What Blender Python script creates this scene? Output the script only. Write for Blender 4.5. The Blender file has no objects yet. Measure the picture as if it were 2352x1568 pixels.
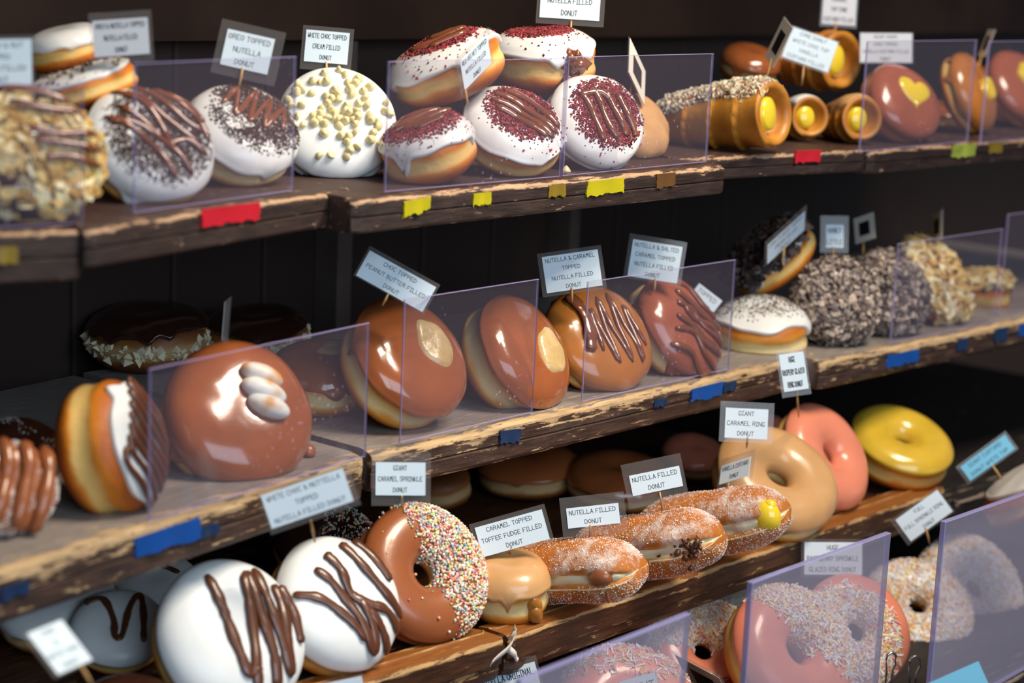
import bpy, math, random
import numpy as np
from mathutils import Vector, Matrix
from mathutils.bvhtree import BVHTree
S = bpy.context.scene
COL = S.collection
rnd = random.Random(7)
PI = math.pi

# ---------------------------------------------------------------- camera, light, exposure
FPX = 4500.0                                   # focal length in pixels of the 2352 wide frame
CAM = np.array([-0.98483648, -0.91831008, 0.351509])
D1 = np.array([3824., -734., 4500.]); D1 /= np.linalg.norm(D1)
D3 = -np.array([-1005.5178, 22350., 4500.]); D3 /= np.linalg.norm(D3)
D2 = np.cross(D3, D1)
ROT = np.array([D1, D2, D3])                   # (right, down, forward) -> world
FWD = ROT @ np.array([0, 0, 1.]); RIGHT = ROT @ np.array([1., 0, 0]); UP = ROT @ np.array([0, -1., 0])
cd = bpy.data.cameras.new('camera'); cam = bpy.data.objects.new('camera', cd); COL.objects.link(cam)
m4 = Matrix.Identity(4)
for i in range(3):
    m4[i][0] = RIGHT[i]; m4[i][1] = UP[i]; m4[i][2] = -FWD[i]; m4[i][3] = CAM[i]
cam.matrix_world = m4
cd.sensor_width = 36; cd.lens = 36 * FPX / 2352; cd.clip_start = .01
cd.dof.use_dof = True; cd.dof.focus_distance = 1.50; cd.dof.aperture_fstop = 4.8; cd.dof.aperture_blades = 0
S.camera = cam
S.view_settings.view_transform = 'Standard'; S.view_settings.look = 'None'
S.view_settings.gamma = 1; S.view_settings.use_curve_mapping = False
S.view_settings.exposure = 0.0
W = bpy.data.worlds.new('world'); S.world = W; W.use_nodes = True
W.node_tree.nodes['Background'].inputs[0].default_value = (.42, .55, .78, 1)
W.node_tree.nodes['Background'].inputs[1].default_value = .13

def area(name, loc, target, sx, sy, power, col):
    l = bpy.data.lights.new(name, 'AREA'); l.shape = 'RECTANGLE'; l.size = sx; l.size_y = sy; l.energy = power; l.color = col
    o = bpy.data.objects.new(name, l); COL.objects.link(o); o.location = loc
    o.rotation_euler = (Vector(target) - Vector(loc)).to_track_quat('-Z', 'Y').to_euler()
    return o
area('key_light', (.34, -.95, 1.75), (.25, .0, .08), .9, .5, 46, (1, .86, .68))
area('sky_light', (-.9, -2.6, 1.0), (.2, 0, 0), 2.2, 1.4, 44, (.68, .85, 1))
sl = bpy.data.lights.new('display_spot', 'SPOT'); sl.energy = 34; sl.color = (1, .87, .68); sl.spot_size = 0.62; sl.spot_blend = .9; sl.shadow_soft_size = .06
so = bpy.data.objects.new('display_spot', sl); COL.objects.link(so); so.location = (.35, -.85, 1.05)
so.rotation_euler = (Vector((.12, 0, .22)) - Vector((.35, -.85, 1.05))).to_track_quat('-Z', 'Y').to_euler()

def ray(p):
    return ROT @ np.array([(p[0] - 1176.) / FPX, (p[1] - 784.) / FPX, 1.])
def at_d(p, d): return CAM + ray(p) * d
def at_z(p, z):
    r = ray(p); return CAM + r * ((z - CAM[2]) / r[2])
def at_y(p, y):
    r = ray(p); return CAM + r * ((y - CAM[1]) / r[1])
def camvec(v): return ROT @ np.array([v[0], -v[1], -v[2]])     # (right, up, toward viewer) -> world
Z1, Z2, Z3, Z4 = .185, 0.0, -.14, -.25         # heights of the four shelves

# ---------------------------------------------------------------- materials
def mat(name, col, rough=.5, **k):
    m = bpy.data.materials.new(name); m.use_nodes = True
    b = m.node_tree.nodes['Principled BSDF']
    b.inputs['Base Color'].default_value = (*col, 1); b.inputs['Roughness'].default_value = rough
    for kk, v in k.items():
        if kk in ('bump', 'var'): continue
        b.inputs[kk.replace('_', ' ')].default_value = v
    return m
def nd(m, t, **k):
    n = m.node_tree.nodes.new(t)
    for kk, v in k.items():
        if hasattr(n, kk): setattr(n, kk, v)
        else: n.inputs[kk.replace('_', ' ')].default_value = v
    return n
def lk(m, a, b): m.node_tree.links.new(a, b)
def bsdf(m): return m.node_tree.nodes['Principled BSDF']
def ramp(m, stops, mode='LINEAR'):
    r = nd(m, 'ShaderNodeValToRGB'); r.color_ramp.interpolation = mode
    e = r.color_ramp.elements
    while len(e) < len(stops): e.new(.5)
    for q, (p, c) in zip(e, stops): q.position = p; q.color = (*c, 1)
    return r
def noisy(m, c1, c2, scale=60, lo=.35, hi=.65, bump=.0, bscale=None, detail=4, dist=.002):
    tc = nd(m, 'ShaderNodeTexCoord'); n = nd(m, 'ShaderNodeTexNoise', Scale=scale, Detail=detail)
    lk(m, tc.outputs['Object'], n.inputs['Vector'])
    r = ramp(m, [(lo, c1), (hi, c2)]); lk(m, n.outputs['Fac'], r.inputs[0]); lk(m, r.outputs[0], bsdf(m).inputs['Base Color'])
    if bump:
        n2 = nd(m, 'ShaderNodeTexNoise', Scale=bscale or scale, Detail=5); lk(m, tc.outputs['Object'], n2.inputs['Vector'])
        b = nd(m, 'ShaderNodeBump', Strength=bump, Distance=dist); lk(m, n2.outputs['Fac'], b.inputs['Height']); lk(m, b.outputs[0], bsdf(m).inputs['Normal'])
    return m
def glaze(name, col, rough=.18, v=.86, coat=.5, sss=.0, bump=.12):
    m = mat(name, col, rough, Coat_Weight=coat, Coat_Roughness=.06)
    if sss:
        bsdf(m).inputs['Subsurface Weight'].default_value = sss; bsdf(m).inputs['Subsurface Radius'].default_value = (.006, .004, .003); bsdf(m).inputs['Subsurface Scale'].default_value = .5
    return noisy(m, tuple(c * v for c in col), col, 45, .3, .7, bump, 70, 2, .002)
def dough_mat(name, brown, gold, pale, sugar=0.0):
    m = mat(name, brown, .52 if not sugar else .7)
    at = nd(m, 'ShaderNodeAttribute', attribute_name='lat'); tc = nd(m, 'ShaderNodeTexCoord')
    n = nd(m, 'ShaderNodeTexNoise', Scale=26, Detail=4); lk(m, tc.outputs['Object'], n.inputs['Vector'])
    a = nd(m, 'ShaderNodeMath', operation='MULTIPLY_ADD'); lk(m, n.outputs['Fac'], a.inputs[0]); a.inputs[1].default_value = .5; lk(m, at.outputs['Fac'], a.inputs[2])
    s = nd(m, 'ShaderNodeMath', operation='SUBTRACT'); lk(m, a.outputs[0], s.inputs[0]); s.inputs[1].default_value = .25
    mr = nd(m, 'ShaderNodeMapRange'); mr.inputs['From Min'].default_value = -1; mr.inputs['From Max'].default_value = 1; lk(m, s.outputs[0], mr.inputs[0])
    dk = tuple(c * .6 for c in brown)
    r = ramp(m, [(.0, dk), (.22, brown), (.34, gold), (.41, pale), (.55, pale), (.64, gold), (.78, brown), (1, dk)])
    lk(m, mr.outputs[0], r.inputs[0]); out = r.outputs[0]
    n2 = nd(m, 'ShaderNodeTexNoise', Scale=160, Detail=6); lk(m, tc.outputs['Object'], n2.inputs['Vector'])
    if sugar:
        n3 = nd(m, 'ShaderNodeTexNoise', Scale=34, Detail=9, Roughness=.78); lk(m, tc.outputs['Object'], n3.inputs['Vector'])
        r3 = ramp(m, [(.49 - .1 * (sugar - .5), (0, 0, 0)), (.66, (.85, .85, .85))]); lk(m, n3.outputs['Fac'], r3.inputs[0])
        mx = nd(m, 'ShaderNodeMixRGB'); lk(m, r3.outputs[0], mx.inputs[0]); lk(m, out, mx.inputs[1]); mx.inputs[2].default_value = (.88, .82, .78, 1); out = mx.outputs[0]
    lk(m, out, bsdf(m).inputs['Base Color'])
    b = nd(m, 'ShaderNodeBump', Strength=.35, Distance=.0015); lk(m, n2.outputs['Fac'], b.inputs['Height']); lk(m, b.outputs[0], bsdf(m).inputs['Normal'])
    return m
def islands(name, cols, rough=.5):                         # each crumb or sprinkle takes one colour of the palette
    m = mat(name, cols[0], rough); g = nd(m, 'ShaderNodeNewGeometry')
    r = ramp(m, [(i / len(cols), c) for i, c in enumerate(cols)], 'CONSTANT')
    lk(m, g.outputs['Random Per Island'], r.inputs[0]); lk(m, r.outputs[0], bsdf(m).inputs['Base Color'])
    return m
M = {}
M['dough'] = dough_mat('fried dough', (.42, .095, .004), (.72, .23, .014), (.84, .54, .17))
M['dough_pale'] = dough_mat('pale dough', (.50, .14, .008), (.76, .33, .045), (.86, .66, .31))
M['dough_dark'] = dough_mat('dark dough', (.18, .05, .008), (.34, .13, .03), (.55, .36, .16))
M['dough_sugar'] = dough_mat('sugared dough', (.56, .17, .02), (.72, .30, .06), (.90, .80, .52), .5)
M['pastry'] = noisy(mat('laminated pastry', (.6, .24, .03), .38), (.36, .10, .008), (.66, .29, .04), 30, .3, .7, .3, 90)
M['white'] = glaze('white icing', (.86, .85, .83), .28, .95, .3, .15, .1)
M['white_matte'] = glaze('white fondant', (.84, .86, .86), .42, .95, .1, .1, .06)
M['choc'] = glaze('milk chocolate glaze', (.37, .105, .032), .16, .85, .7)
M['choc_red'] = glaze('reddish chocolate glaze', (.42, .115, .055), .2, .85, .6)
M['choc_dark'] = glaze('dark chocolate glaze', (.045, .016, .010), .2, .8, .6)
M['choc_matte'] = glaze('set milk chocolate', (.33, .10, .034), .3, .9, .3)
M['toffee'] = glaze('toffee glaze', (.52, .18, .032), .2, .85, .6)
M['caramel'] = glaze('caramel icing', (.66, .36, .15), .3, .9, .3)
M['pink'] = glaze('pink raspberry icing', (.84, .27, .16), .26, .93, .4, .1)
M['yellow'] = glaze('yellow icing', (.72, .46, .04), .22, .88, .5)
M['drizzle'] = glaze('hazelnut chocolate', (.25, .080, .036), .12, .8, .9)
M['drizzle_matte'] = glaze('brown chocolate stripe', (.13, .042, .018), .32, .85, .3)
M['custard'] = glaze('yellow custard', (.95, .67, .035), .2, .9, .6)
M['peanut'] = noisy(mat('peanut butter', (.6, .42, .2), .3, Coat_Weight=.4), (.50, .33, .13), (.70, .50, .25), 60, .3, .7, .6, 60, 3, .004)
M['cream'] = noisy(mat('cream', (.88, .80, .60), .5), (.80, .68, .42), (.90, .83, .64), 60, .3, .7, .4, 90)
M['marsh'] = noisy(mat('toasted marshmallow', (.9, .87, .8), .45), (.90, .87, .80), (.72, .36, .09), 55, .47, .60, .1, 60, 1)
M['jam'] = glaze('red jam', (.22, .012, .008), .1, .6, .8)
M['goo'] = glaze('toffee sauce', (.50, .20, .03), .12, .8, .8)
M['cookie'] = islands('cookie crumbs', [(.045, .018, .010), (.085, .036, .020), (.025, .011, .007), (.12, .058, .034)], .7)
M['velvet'] = islands('red velvet crumbs', [(.20, .012, .02), (.33, .03, .04), (.11, .008, .012), (.42, .06, .06)], .7)
M['chip'] = mat('white chocolate chip', (.84, .72, .40), .35)
M['almond'] = islands('toasted almond flakes', [(.74, .56, .22), (.82, .68, .36), (.62, .40, .11), (.86, .76, .50), (.54, .30, .07)], .55)
M['whiteflake'] = islands('white chocolate flakes', [(.82, .76, .56), (.88, .84, .68), (.70, .60, .38)], .6)
M['nut'] = islands('grey chopped flakes', [(.20, .15, .135), (.06, .042, .04), (.44, .35, .29), (.12, .09, .085), (.60, .47, .37), (.30, .23, .20)], .6)
M['shaving'] = islands('dark chocolate shavings', [(.04, .022, .02), (.09, .055, .045), (.16, .11, .10), (.025, .014, .012)], .5)
M['beads'] = islands('sugar beads', [(.85, .83, .78), (.86, .70, .30), (.78, .20, .25), (.25, .45, .60), (.86, .56, .55), (.55, .68, .30), (.86, .84, .70), (.85, .42, .2)], .35)
M['strand'] = islands('coconut strands', [(.86, .84, .80), (.85, .83, .82), (.84, .60, .16), (.80, .42, .16), (.62, .64, .78), (.86, .80, .62), (.78, .46, .42), (.9, .88, .86)], .5)
M['sugar'] = mat('sugar grains', (.88, .85, .82), .4)
M['plug'] = mat('metal wire', (.55, .5, .45), .25, Metallic=1.0)
M['stick'] = noisy(mat('wooden toothpick', (.6, .36, .13), .6), (.46, .24, .07), (.68, .42, .17), 80)
M['paper'] = mat('white paper', (.76, .88, .97), .6)
M['paper_grey'] = mat('grey paper', (.62, .64, .70), .6)
M['paper_blue'] = mat('light blue paper', (.20, .56, .78), .6)
M['ink'] = mat('black ink', (.012, .012, .016), .6)
M['black_card'] = mat('black card', (.012, .011, .011), .5)
M['frame_white'] = mat('cream laminate', (.84, .77, .68), .5)

def clear(name, veil, amount, spec=.1, specks=0.0, tint=(.95, .95, .97)):     # see-through plastic: mostly transparent, a little haze, some gloss
    m = bpy.data.materials.new(name); m.use_nodes = True; t = m.node_tree; t.nodes.clear()
    o = nd(m, 'ShaderNodeOutputMaterial'); tr = nd(m, 'ShaderNodeBsdfTransparent'); tr.inputs[0].default_value = (*tint, 1)
    df = nd(m, 'ShaderNodeBsdfDiffuse'); df.inputs[0].default_value = (*veil, 1)
    gl = nd(m, 'ShaderNodeBsdfGlossy'); gl.inputs['Roughness'].default_value = .05
    a = nd(m, 'ShaderNodeMixShader'); a.inputs[0].default_value = amount
    lk(m, tr.outputs[0], a.inputs[1]); lk(m, df.outputs[0], a.inputs[2])
    if specks:
        tc = nd(m, 'ShaderNodeTexCoord'); v = nd(m, 'ShaderNodeTexVoronoi', Scale=150); lk(m, tc.outputs['Object'], v.inputs['Vector'])
        n = nd(m, 'ShaderNodeTexNoise', Scale=14, Detail=3); lk(m, tc.outputs['Object'], n.inputs['Vector'])
        r = ramp(m, [(.10, (1, 1, 1)), (.20, (0, 0, 0))]); lk(m, v.outputs['Distance'], r.inputs[0])
        r2 = ramp(m, [(.58, (0, 0, 0)), (.68, (1, 1, 1))]); lk(m, n.outputs['Fac'], r2.inputs[0])
        mu = nd(m, 'ShaderNodeMath', operation='MULTIPLY'); lk(m, r.outputs[0], mu.inputs[0]); lk(m, r2.outputs[0], mu.inputs[1])
        ma = nd(m, 'ShaderNodeMath', operation='MULTIPLY_ADD'); lk(m, mu.outputs[0], ma.inputs[0]); ma.inputs[1].default_value = specks; ma.inputs[2].default_value = amount
        lk(m, ma.outputs[0], a.inputs[0])
    fr = nd(m, 'ShaderNodeLayerWeight'); fr.inputs['Blend'].default_value = .5; pw = nd(m, 'ShaderNodeMath', operation='POWER'); lk(m, fr.outputs['Facing'], pw.inputs[0]); pw.inputs[1].default_value = 4
    mm = nd(m, 'ShaderNodeMath', operation='MULTIPLY_ADD'); lk(m, pw.outputs[0], mm.inputs[0]); mm.inputs[1].default_value = spec; mm.inputs[2].default_value = .035 * spec
    b = nd(m, 'ShaderNodeMixShader'); lk(m, mm.outputs[0], b.inputs[0]); lk(m, a.outputs[0], b.inputs[1]); lk(m, gl.outputs[0], b.inputs[2])
    lk(m, b.outputs[0], o.inputs[0]); return m
M['sleeve'] = clear('clear laminate', (.5, .46, .44), .10, .5)
M['acrylic'] = clear('clear acrylic', (.62, .50, .66), .028, .7, .3)
M['acrylic_edge'] = clear('acrylic edge', (.40, .34, .62), .55, .5)
M['acrylic_scuffed'] = clear('painted haze acrylic', (.52, .46, .58), .30, .6, .15)  # lavender reflection haze of the front panes, painted in as a diffuse veil
M['acrylic_scuffed_edge'] = clear('painted haze acrylic edge', (.34, .32, .60), .8, .4)

def wood(name, paint, bare, top, wear, seam=0, rough=.5):
    # painted board: 'edge' marks the worn front lip, 'flat' marks the top surface
    m = mat(name, paint, rough); tc = nd(m, 'ShaderNodeTexCoord'); mp = nd(m, 'ShaderNodeMapping'); mp.inputs['Scale'].default_value = (1, 5, 7)
    lk(m, tc.outputs['Object'], mp.inputs[0])
    n = nd(m, 'ShaderNodeTexNoise', Scale=34, Detail=8, Roughness=.72); lk(m, mp.outputs[0], n.inputs['Vector'])
    e = nd(m, 'ShaderNodeAttribute', attribute_name='edge'); fl = nd(m, 'ShaderNodeAttribute', attribute_name='flat')
    a = nd(m, 'ShaderNodeMath', operation='MULTIPLY_ADD'); lk(m, e.outputs['Fac'], a.inputs[0]); a.inputs[1].default_value = wear + .08; nc = nd(m, 'ShaderNodeMath', operation='MULTIPLY_ADD'); lk(m, n.outputs['Fac'], nc.inputs[0]); nc.inputs[1].default_value = 1.9; nc.inputs[2].default_value = -.55; lk(m, nc.outputs[0], a.inputs[2])
    r = ramp(m, [(.66, (0, 0, 0)), (.72, (1, 1, 1))]); lk(m, a.outputs[0], r.inputs[0])
    n2 = nd(m, 'ShaderNodeTexNoise', Scale=40, Detail=6); lk(m, mp.outputs[0], n2.inputs['Vector'])
    rp = ramp(m, [(.3, tuple(c * .45 for c in paint)), (.7, tuple(c * 1.5 for c in paint))]); lk(m, n2.outputs['Fac'], rp.inputs[0])
    rb = ramp(m, [(.3, tuple(c * .62 for c in bare)), (.65, bare)]); lk(m, n2.outputs['Fac'], rb.inputs[0])
    rt = ramp(m, [(.3, tuple(c * .75 for c in top)), (.7, top)]); lk(m, n2.outputs['Fac'], rt.inputs[0])
    x0 = nd(m, 'ShaderNodeMixRGB'); lk(m, fl.outputs['Fac'], x0.inputs[0]); lk(m, rp.outputs[0], x0.inputs[1]); lk(m, rt.outputs[0], x0.inputs[2])
    x = nd(m, 'ShaderNodeMixRGB'); lk(m, r.outputs[0], x.inputs[0]); lk(m, x0.outputs[0], x.inputs[1]); lk(m, rb.outputs[0], x.inputs[2])
    lk(m, x.outputs[0], bsdf(m).inputs['Base Color'])
    b = nd(m, 'ShaderNodeBump', Strength=.5, Distance=.002); lk(m, a.outputs[0], b.inputs['Height']); lk(m, b.outputs[0], bsdf(m).inputs['Normal'])
    return m
M['board_top'] = wood('dark varnished board', (.034, .016, .012), (.62, .38, .22), (.075, .036, .026), .35)
M['board_mid'] = wood('flaking painted board', (.060, .028, .018), (.66, .44, .23), (.33, .285, .26), .42)
M['board_low'] = wood('orange varnished tray', (.075, .027, .010), (.66, .40, .17), (.36, .125, .026), .31, rough=.35)
M['board_black'] = wood('black tray', (.018, .014, .013), (.34, .26, .22), (.02, .017, .016), .30)
def plank_wall():
    m = mat('dark stained planks', (.02, .014, .012), .7); tc = nd(m, 'ShaderNodeTexCoord'); mp = nd(m, 'ShaderNodeMapping'); mp.inputs['Scale'].default_value = (9.5, 1, 1)
    lk(m, tc.outputs['Object'], mp.inputs[0]); sp = nd(m, 'ShaderNodeSeparateXYZ'); lk(m, mp.outputs[0], sp.inputs[0])
    fr = nd(m, 'ShaderNodeMath', operation='FRACT'); lk(m, sp.outputs[0], fr.inputs[0])
    r = ramp(m, [(.0, (.075, .05, .04)), (.03, (.046, .027, .021)), (.05, (.04, .023, .017)), (.95, (.043, .025, .018)), (.97, (.004, .002, .002)), (1, (.055, .034, .026))])
    lk(m, fr.outputs[0], r.inputs[0]); lk(m, r.outputs[0], bsdf(m).inputs['Base Color']); return m
M['wall'] = plank_wall()
M['post'] = noisy(mat('grey brown post', (.10, .08, .07), .7), (.09, .063, .052), (.17, .125, .105), 8)
M['beam'] = noisy(mat('brown beam', (.06, .032, .02), .6), (.045, .018, .008), (.085, .036, .016), 8)
M['unseen_panel'] = mat('dark soffit', (.02, .016, .014), .8)
def tape_mat(name, col):
    m = noisy(mat(name, col, .4), tuple(c * .8 for c in col), col, 40, .3, .7, .3, 60); return m
M['tape_red'] = tape_mat('red tape', (.62, .015, .03)); M['tape_yellow'] = tape_mat('yellow tape', (.55, .47, .01))
M['tape_old'] = tape_mat('old yellow tape', (.26, .17, .015)); M['tape_blue'] = tape_mat('blue tape', (.006, .08, .36)); M['tape_brown'] = tape_mat('brown tape', (.14, .065, .02))
M['tape_navy'] = tape_mat('worn dark blue tape', (.012, .035, .10)); M['tape_lime'] = tape_mat('lime tape', (.36, .42, .06))

# ---------------------------------------------------------------- mesh helpers
def put(name, v, f, m, parent=None, smooth=True, attrs=None, mi=None, kind=None, label=None):
    me = bpy.data.meshes.new(name); me.from_pydata(np.asarray(v).tolist(), [], [list(map(int, q)) for q in f])
    for x in (m if isinstance(m, (list, tuple)) else [m]): me.materials.append(x)
    if smooth: me.polygons.foreach_set('use_smooth', [True] * len(me.polygons))
    if mi is not None: me.polygons.foreach_set('material_index', list(map(int, mi)))
    for k, a in (attrs or {}).items():
        at = me.attributes.new(k, 'FLOAT', 'POINT'); at.data.foreach_set('value', np.asarray(a, dtype=np.float32))
    me.update()
    o = bpy.data.objects.new(name, me); COL.objects.link(o)
    if parent is not None: o.parent = parent
    if kind: o['kind'] = kind
    if label: o['label'] = label
    return o
def thing(name, label, cat, loc, rot=None, group=None):
    o = bpy.data.objects.new(name, None); COL.objects.link(o); o.empty_display_size = .02
    o['label'] = label; o['category'] = cat
    if group: o['group'] = group
    if rot is not None:
        q = Matrix.Identity(4)
        for i in range(3):
            for j in range(3): q[i][j] = rot[i][j]
            q[i][3] = loc[i]
        o.matrix_world = q
    else: o.location = loc
    return o
def tagit(o, label, cat, group=None):
    o['label'] = label; o['category'] = cat
    if group: o['group'] = group
    return o
def gridf(nv, nu, wrap=True):
    f = []
    for j in range(nv - 1):
        for i in range(nu if wrap else nu - 1):
            i2 = (i + 1) % nu; f.append((j * nu + i, j * nu + i2, (j + 1) * nu + i2, (j + 1) * nu + i))
    return f
class Wob:                                                  # smooth random field
    def __init__(s, seed, n=9, fr=3.0):
        g = np.random.default_rng(seed); s.k = g.normal(0, fr, (n, 3)); s.p = g.uniform(0, 6.28, n); s.n = n
    def __call__(s, P): return np.sin(np.asarray(P) @ s.k.T + s.p).sum(-1) / s.n ** .5 * .7
def spw(x, e): return np.sign(x) * np.abs(x) ** e

class Body:
    """unit donut: axis +z, outer radius 1.  ring=hole radius or 0."""
    def __init__(s, h=.9, ring=0, seed=0, dim=.06, e=.72, wob=.03, lobe=(1, 1), waist=.05):
        s.h = h; s.ring = ring; s.dim = dim; s.e = e; s.w = Wob(seed, 9, 2.2); s.w2 = Wob(seed + 50, 12, 7); s.a = wob; s.lobe = lobe; s.waist = waist
    def base(s, th, p):
        if s.ring:
            rc = (1 + s.ring) / 2; rw = (1 - s.ring) / 2
            r = rc - rw * spw(np.cos(p), .85); z = -s.h / 2 * spw(np.sin(p), .8)
            lat = z / (s.h / 2); out = r > rc
            r = r - np.where(out, s.waist * np.exp(-(lat / .22) ** 2), 0)
        else:
            r = np.cos(p) ** s.e; z = s.h / 2 * spw(np.sin(p), s.e)
            lat = z / (s.h / 2)
            r = r - s.waist * np.exp(-(lat / .22) ** 2)
            z = z - np.where(z > 0, s.dim * np.exp(-(r / .32) ** 2), 0)
        P = np.stack([r * np.cos(th) * s.lobe[0], r * np.sin(th) * s.lobe[1], z], -1)
        return P, lat
    def surf(s, th, p, off=0):
        P, lat = s.base(th, p); d = 1e-3
        A = s.base(th + d, p)[0] - s.base(th - d, p)[0]; B = s.base(th, p + d)[0] - s.base(th, p - d)[0]
        N = np.cross(A, B); L = np.linalg.norm(N, axis=-1, keepdims=True); N = N / np.maximum(L, 1e-12)
        dsp = s.a * s.w(P) + s.a * .22 * s.w2(P)
        o = np.asarray(off)
        return P + N * (dsp + o)[..., None], lat
    def dough(s, nu=64, nv=36):
        th = np.linspace(0, 2 * PI, nu, endpoint=False)
        if s.ring: p = np.linspace(0, 2 * PI, nv, endpoint=False)
        else: p = np.linspace(-PI / 2 + .02, PI / 2 - .02, nv)
        T, Pp = np.meshgrid(th, p); V, lat = s.surf(T, Pp)
        f = gridf(nv, nu)
        if s.ring:
            f += [((nv - 1) * nu + i, (nv - 1) * nu + (i + 1) % nu, (i + 1) % nu, i) for i in range(nu)]
        else:
            f += [tuple(range(nu - 1, -1, -1)), tuple((nv - 1) * nu + i for i in range(nu))]
        return V.reshape(-1, 3), f, lat.reshape(-1)
    def icing(s, seed, edge=.12, amp=.14, t=.035, nu=80, nv=30, drips=5):
        g = np.random.default_rng(seed); th = np.linspace(0, 2 * PI, nu, endpoint=False)
        e = edge + sum(amp / k ** .8 * .5 * np.sin(k * th + g.uniform(0, 6.28)) for k in (1, 2, 3, 5, 8))
        for _ in range(drips):
            c = g.uniform(0, 6.28); e = e - g.uniform(.08, .3) * np.exp(-((np.mod(th - c + PI, 2 * PI) - PI) / .12) ** 2)
        q = np.linspace(0, 1, nv) ** 1.25
        if s.ring: p0 = PI + e; p1 = np.full(nu, 2 * PI - .05)
        else: p0 = e; p1 = np.full(nu, PI / 2 - .02)
        Pp = p0[None] + (p1 - p0)[None] * q[:, None]; T = np.broadcast_to(th, Pp.shape)
        off = t * np.clip(q / .06, 0, 1) ** .5 * (1 + .35 * np.exp(-((q - .07) / .06) ** 2)); off[0] = -.03
        if s.ring: off = off * np.where(q > .97, 0, 1)
        off = np.broadcast_to(off[:, None], Pp.shape)
        V, lat = s.surf(T, Pp, off); f = gridf(nv, nu)
        if not s.ring: f.append(tuple((nv - 1) * nu + i for i in range(nu)))
        return V.reshape(-1, 3), f

def tube(pts, rad, k=8, flat=.8, seed=0, rough=.12):
    pts = [np.array(p, float) for p in pts]
    if len(pts) < 3: pts = [pts[0], (pts[0] + pts[-1]) / 2, pts[-1]]
    n = len(pts); V = []; g = np.random.default_rng(seed)
    rr = np.array([rad * (1 + rough * math.sin(i * .7 + seed) + rough * g.normal() * .5) for i in range(n)]); rr[0] *= .55; rr[-1] *= .55
    prev = np.array([0, 0, 1.])
    for i in range(n):
        t = pts[min(i + 1, n - 1)] - pts[max(i - 1, 0)]; t /= max(np.linalg.norm(t), 1e-9)
        s = np.cross(t, prev)
        if np.linalg.norm(s) < 1e-4: s = np.cross(t, [1, 0, 0.1])
        s /= np.linalg.norm(s); u = np.cross(s, t)
        for j in range(k):
            a = 2 * PI * j / k; V.append(pts[i] + rr[i] * (math.cos(a) * s + flat * math.sin(a) * u))
    f = gridf(n, k) + [tuple(range(k - 1, -1, -1)), tuple((n - 1) * k + j for j in range(k))]
    return np.array(V), f
def smoothline(p, sub=6):
    p = [np.array(q, float) for q in p]; p = [2 * p[0] - p[1]] + p + [2 * p[-1] - p[-2]]; o = []
    for i in range(1, len(p) - 2):
        for k in range(sub):
            t = k / sub; a, b, c, d = p[i - 1:i + 3]
            o.append(.5 * (2 * b + (c - a) * t + (2 * a - 5 * b + 4 * c - d) * t * t + (3 * b - a - 3 * c + d) * t ** 3))
    return o + [p[-2]]
def zig(cx, cy, ang, L, Wd, n, seed=1, j=.05, lean=0.0):
    g = random.Random(seed); ca, sa = math.cos(math.radians(ang)), math.sin(math.radians(ang)); o = []
    for i in range(n):
        w = -Wd / 2 + Wd * i / (n - 1); l = (L / 2 if i % 2 else -L / 2) * math.sqrt(max(.25, 1 - .75 * (2 * w / max(Wd, 1e-6)) ** 2)) + g.uniform(-j, j); w += g.uniform(-j, j) * .5 + lean * l
        o.append((cx + l * ca - w * sa, cy + l * sa + w * ca))
    return o
def merge(parts):
    V = []; F = []; n = 0
    for v, f in parts:
        V.append(np.asarray(v)); F += [tuple(x + n for x in q) for q in f]; n += len(v)
    return np.concatenate(V), F
def box(x0, x1, y0, y1, z0, z1):
    v = [(x, y, z) for z in (z0, z1) for y in (y0, y1) for x in (x0, x1)]
    return np.array(v, float), [(0, 2, 3, 1), (4, 5, 7, 6), (0, 1, 5, 4), (2, 6, 7, 3), (0, 4, 6, 2), (1, 3, 7, 5)]
OCT = (np.array([(1, 0, 0), (-1, 0, 0), (0, 1, 0), (0, -1, 0), (0, 0, 1), (0, 0, -1)], float), [(0, 2, 4), (2, 1, 4), (1, 3, 4), (3, 0, 4), (2, 0, 5), (1, 2, 5), (3, 1, 5), (0, 3, 5)])
_g = (1 + 5 ** .5) / 2
ICO = (np.array([(-1, _g, 0), (1, _g, 0), (-1, -_g, 0), (1, -_g, 0), (0, -1, _g), (0, 1, _g), (0, -1, -_g), (0, 1, -_g), (_g, 0, -1), (_g, 0, 1), (-_g, 0, -1), (-_g, 0, 1)], float) / 1.902,
       [(0, 11, 5), (0, 5, 1), (0, 1, 7), (0, 7, 10), (0, 10, 11), (1, 5, 9), (5, 11, 4), (11, 10, 2), (10, 7, 6), (7, 1, 8), (3, 9, 4), (3, 4, 2), (3, 2, 6), (3, 6, 8), (3, 8, 9), (4, 9, 5), (2, 4, 11), (6, 2, 10), (8, 6, 7), (9, 8, 1)])
BAR = box(-1, 1, -.16, .16, -.16, .16)
_fl = [(math.cos(a) * (1 if k else .72), math.sin(a) * .62, k * .0 + zz) for zz in (-.06, .06) for k, a in ((1, i * PI / 4) for i in range(8))]
FLAKE = (np.array(_fl), [tuple(range(7, -1, -1)), tuple(range(8, 16))] + [(i, (i + 1) % 8, 8 + (i + 1) % 8, 8 + i) for i in range(8)])
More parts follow.
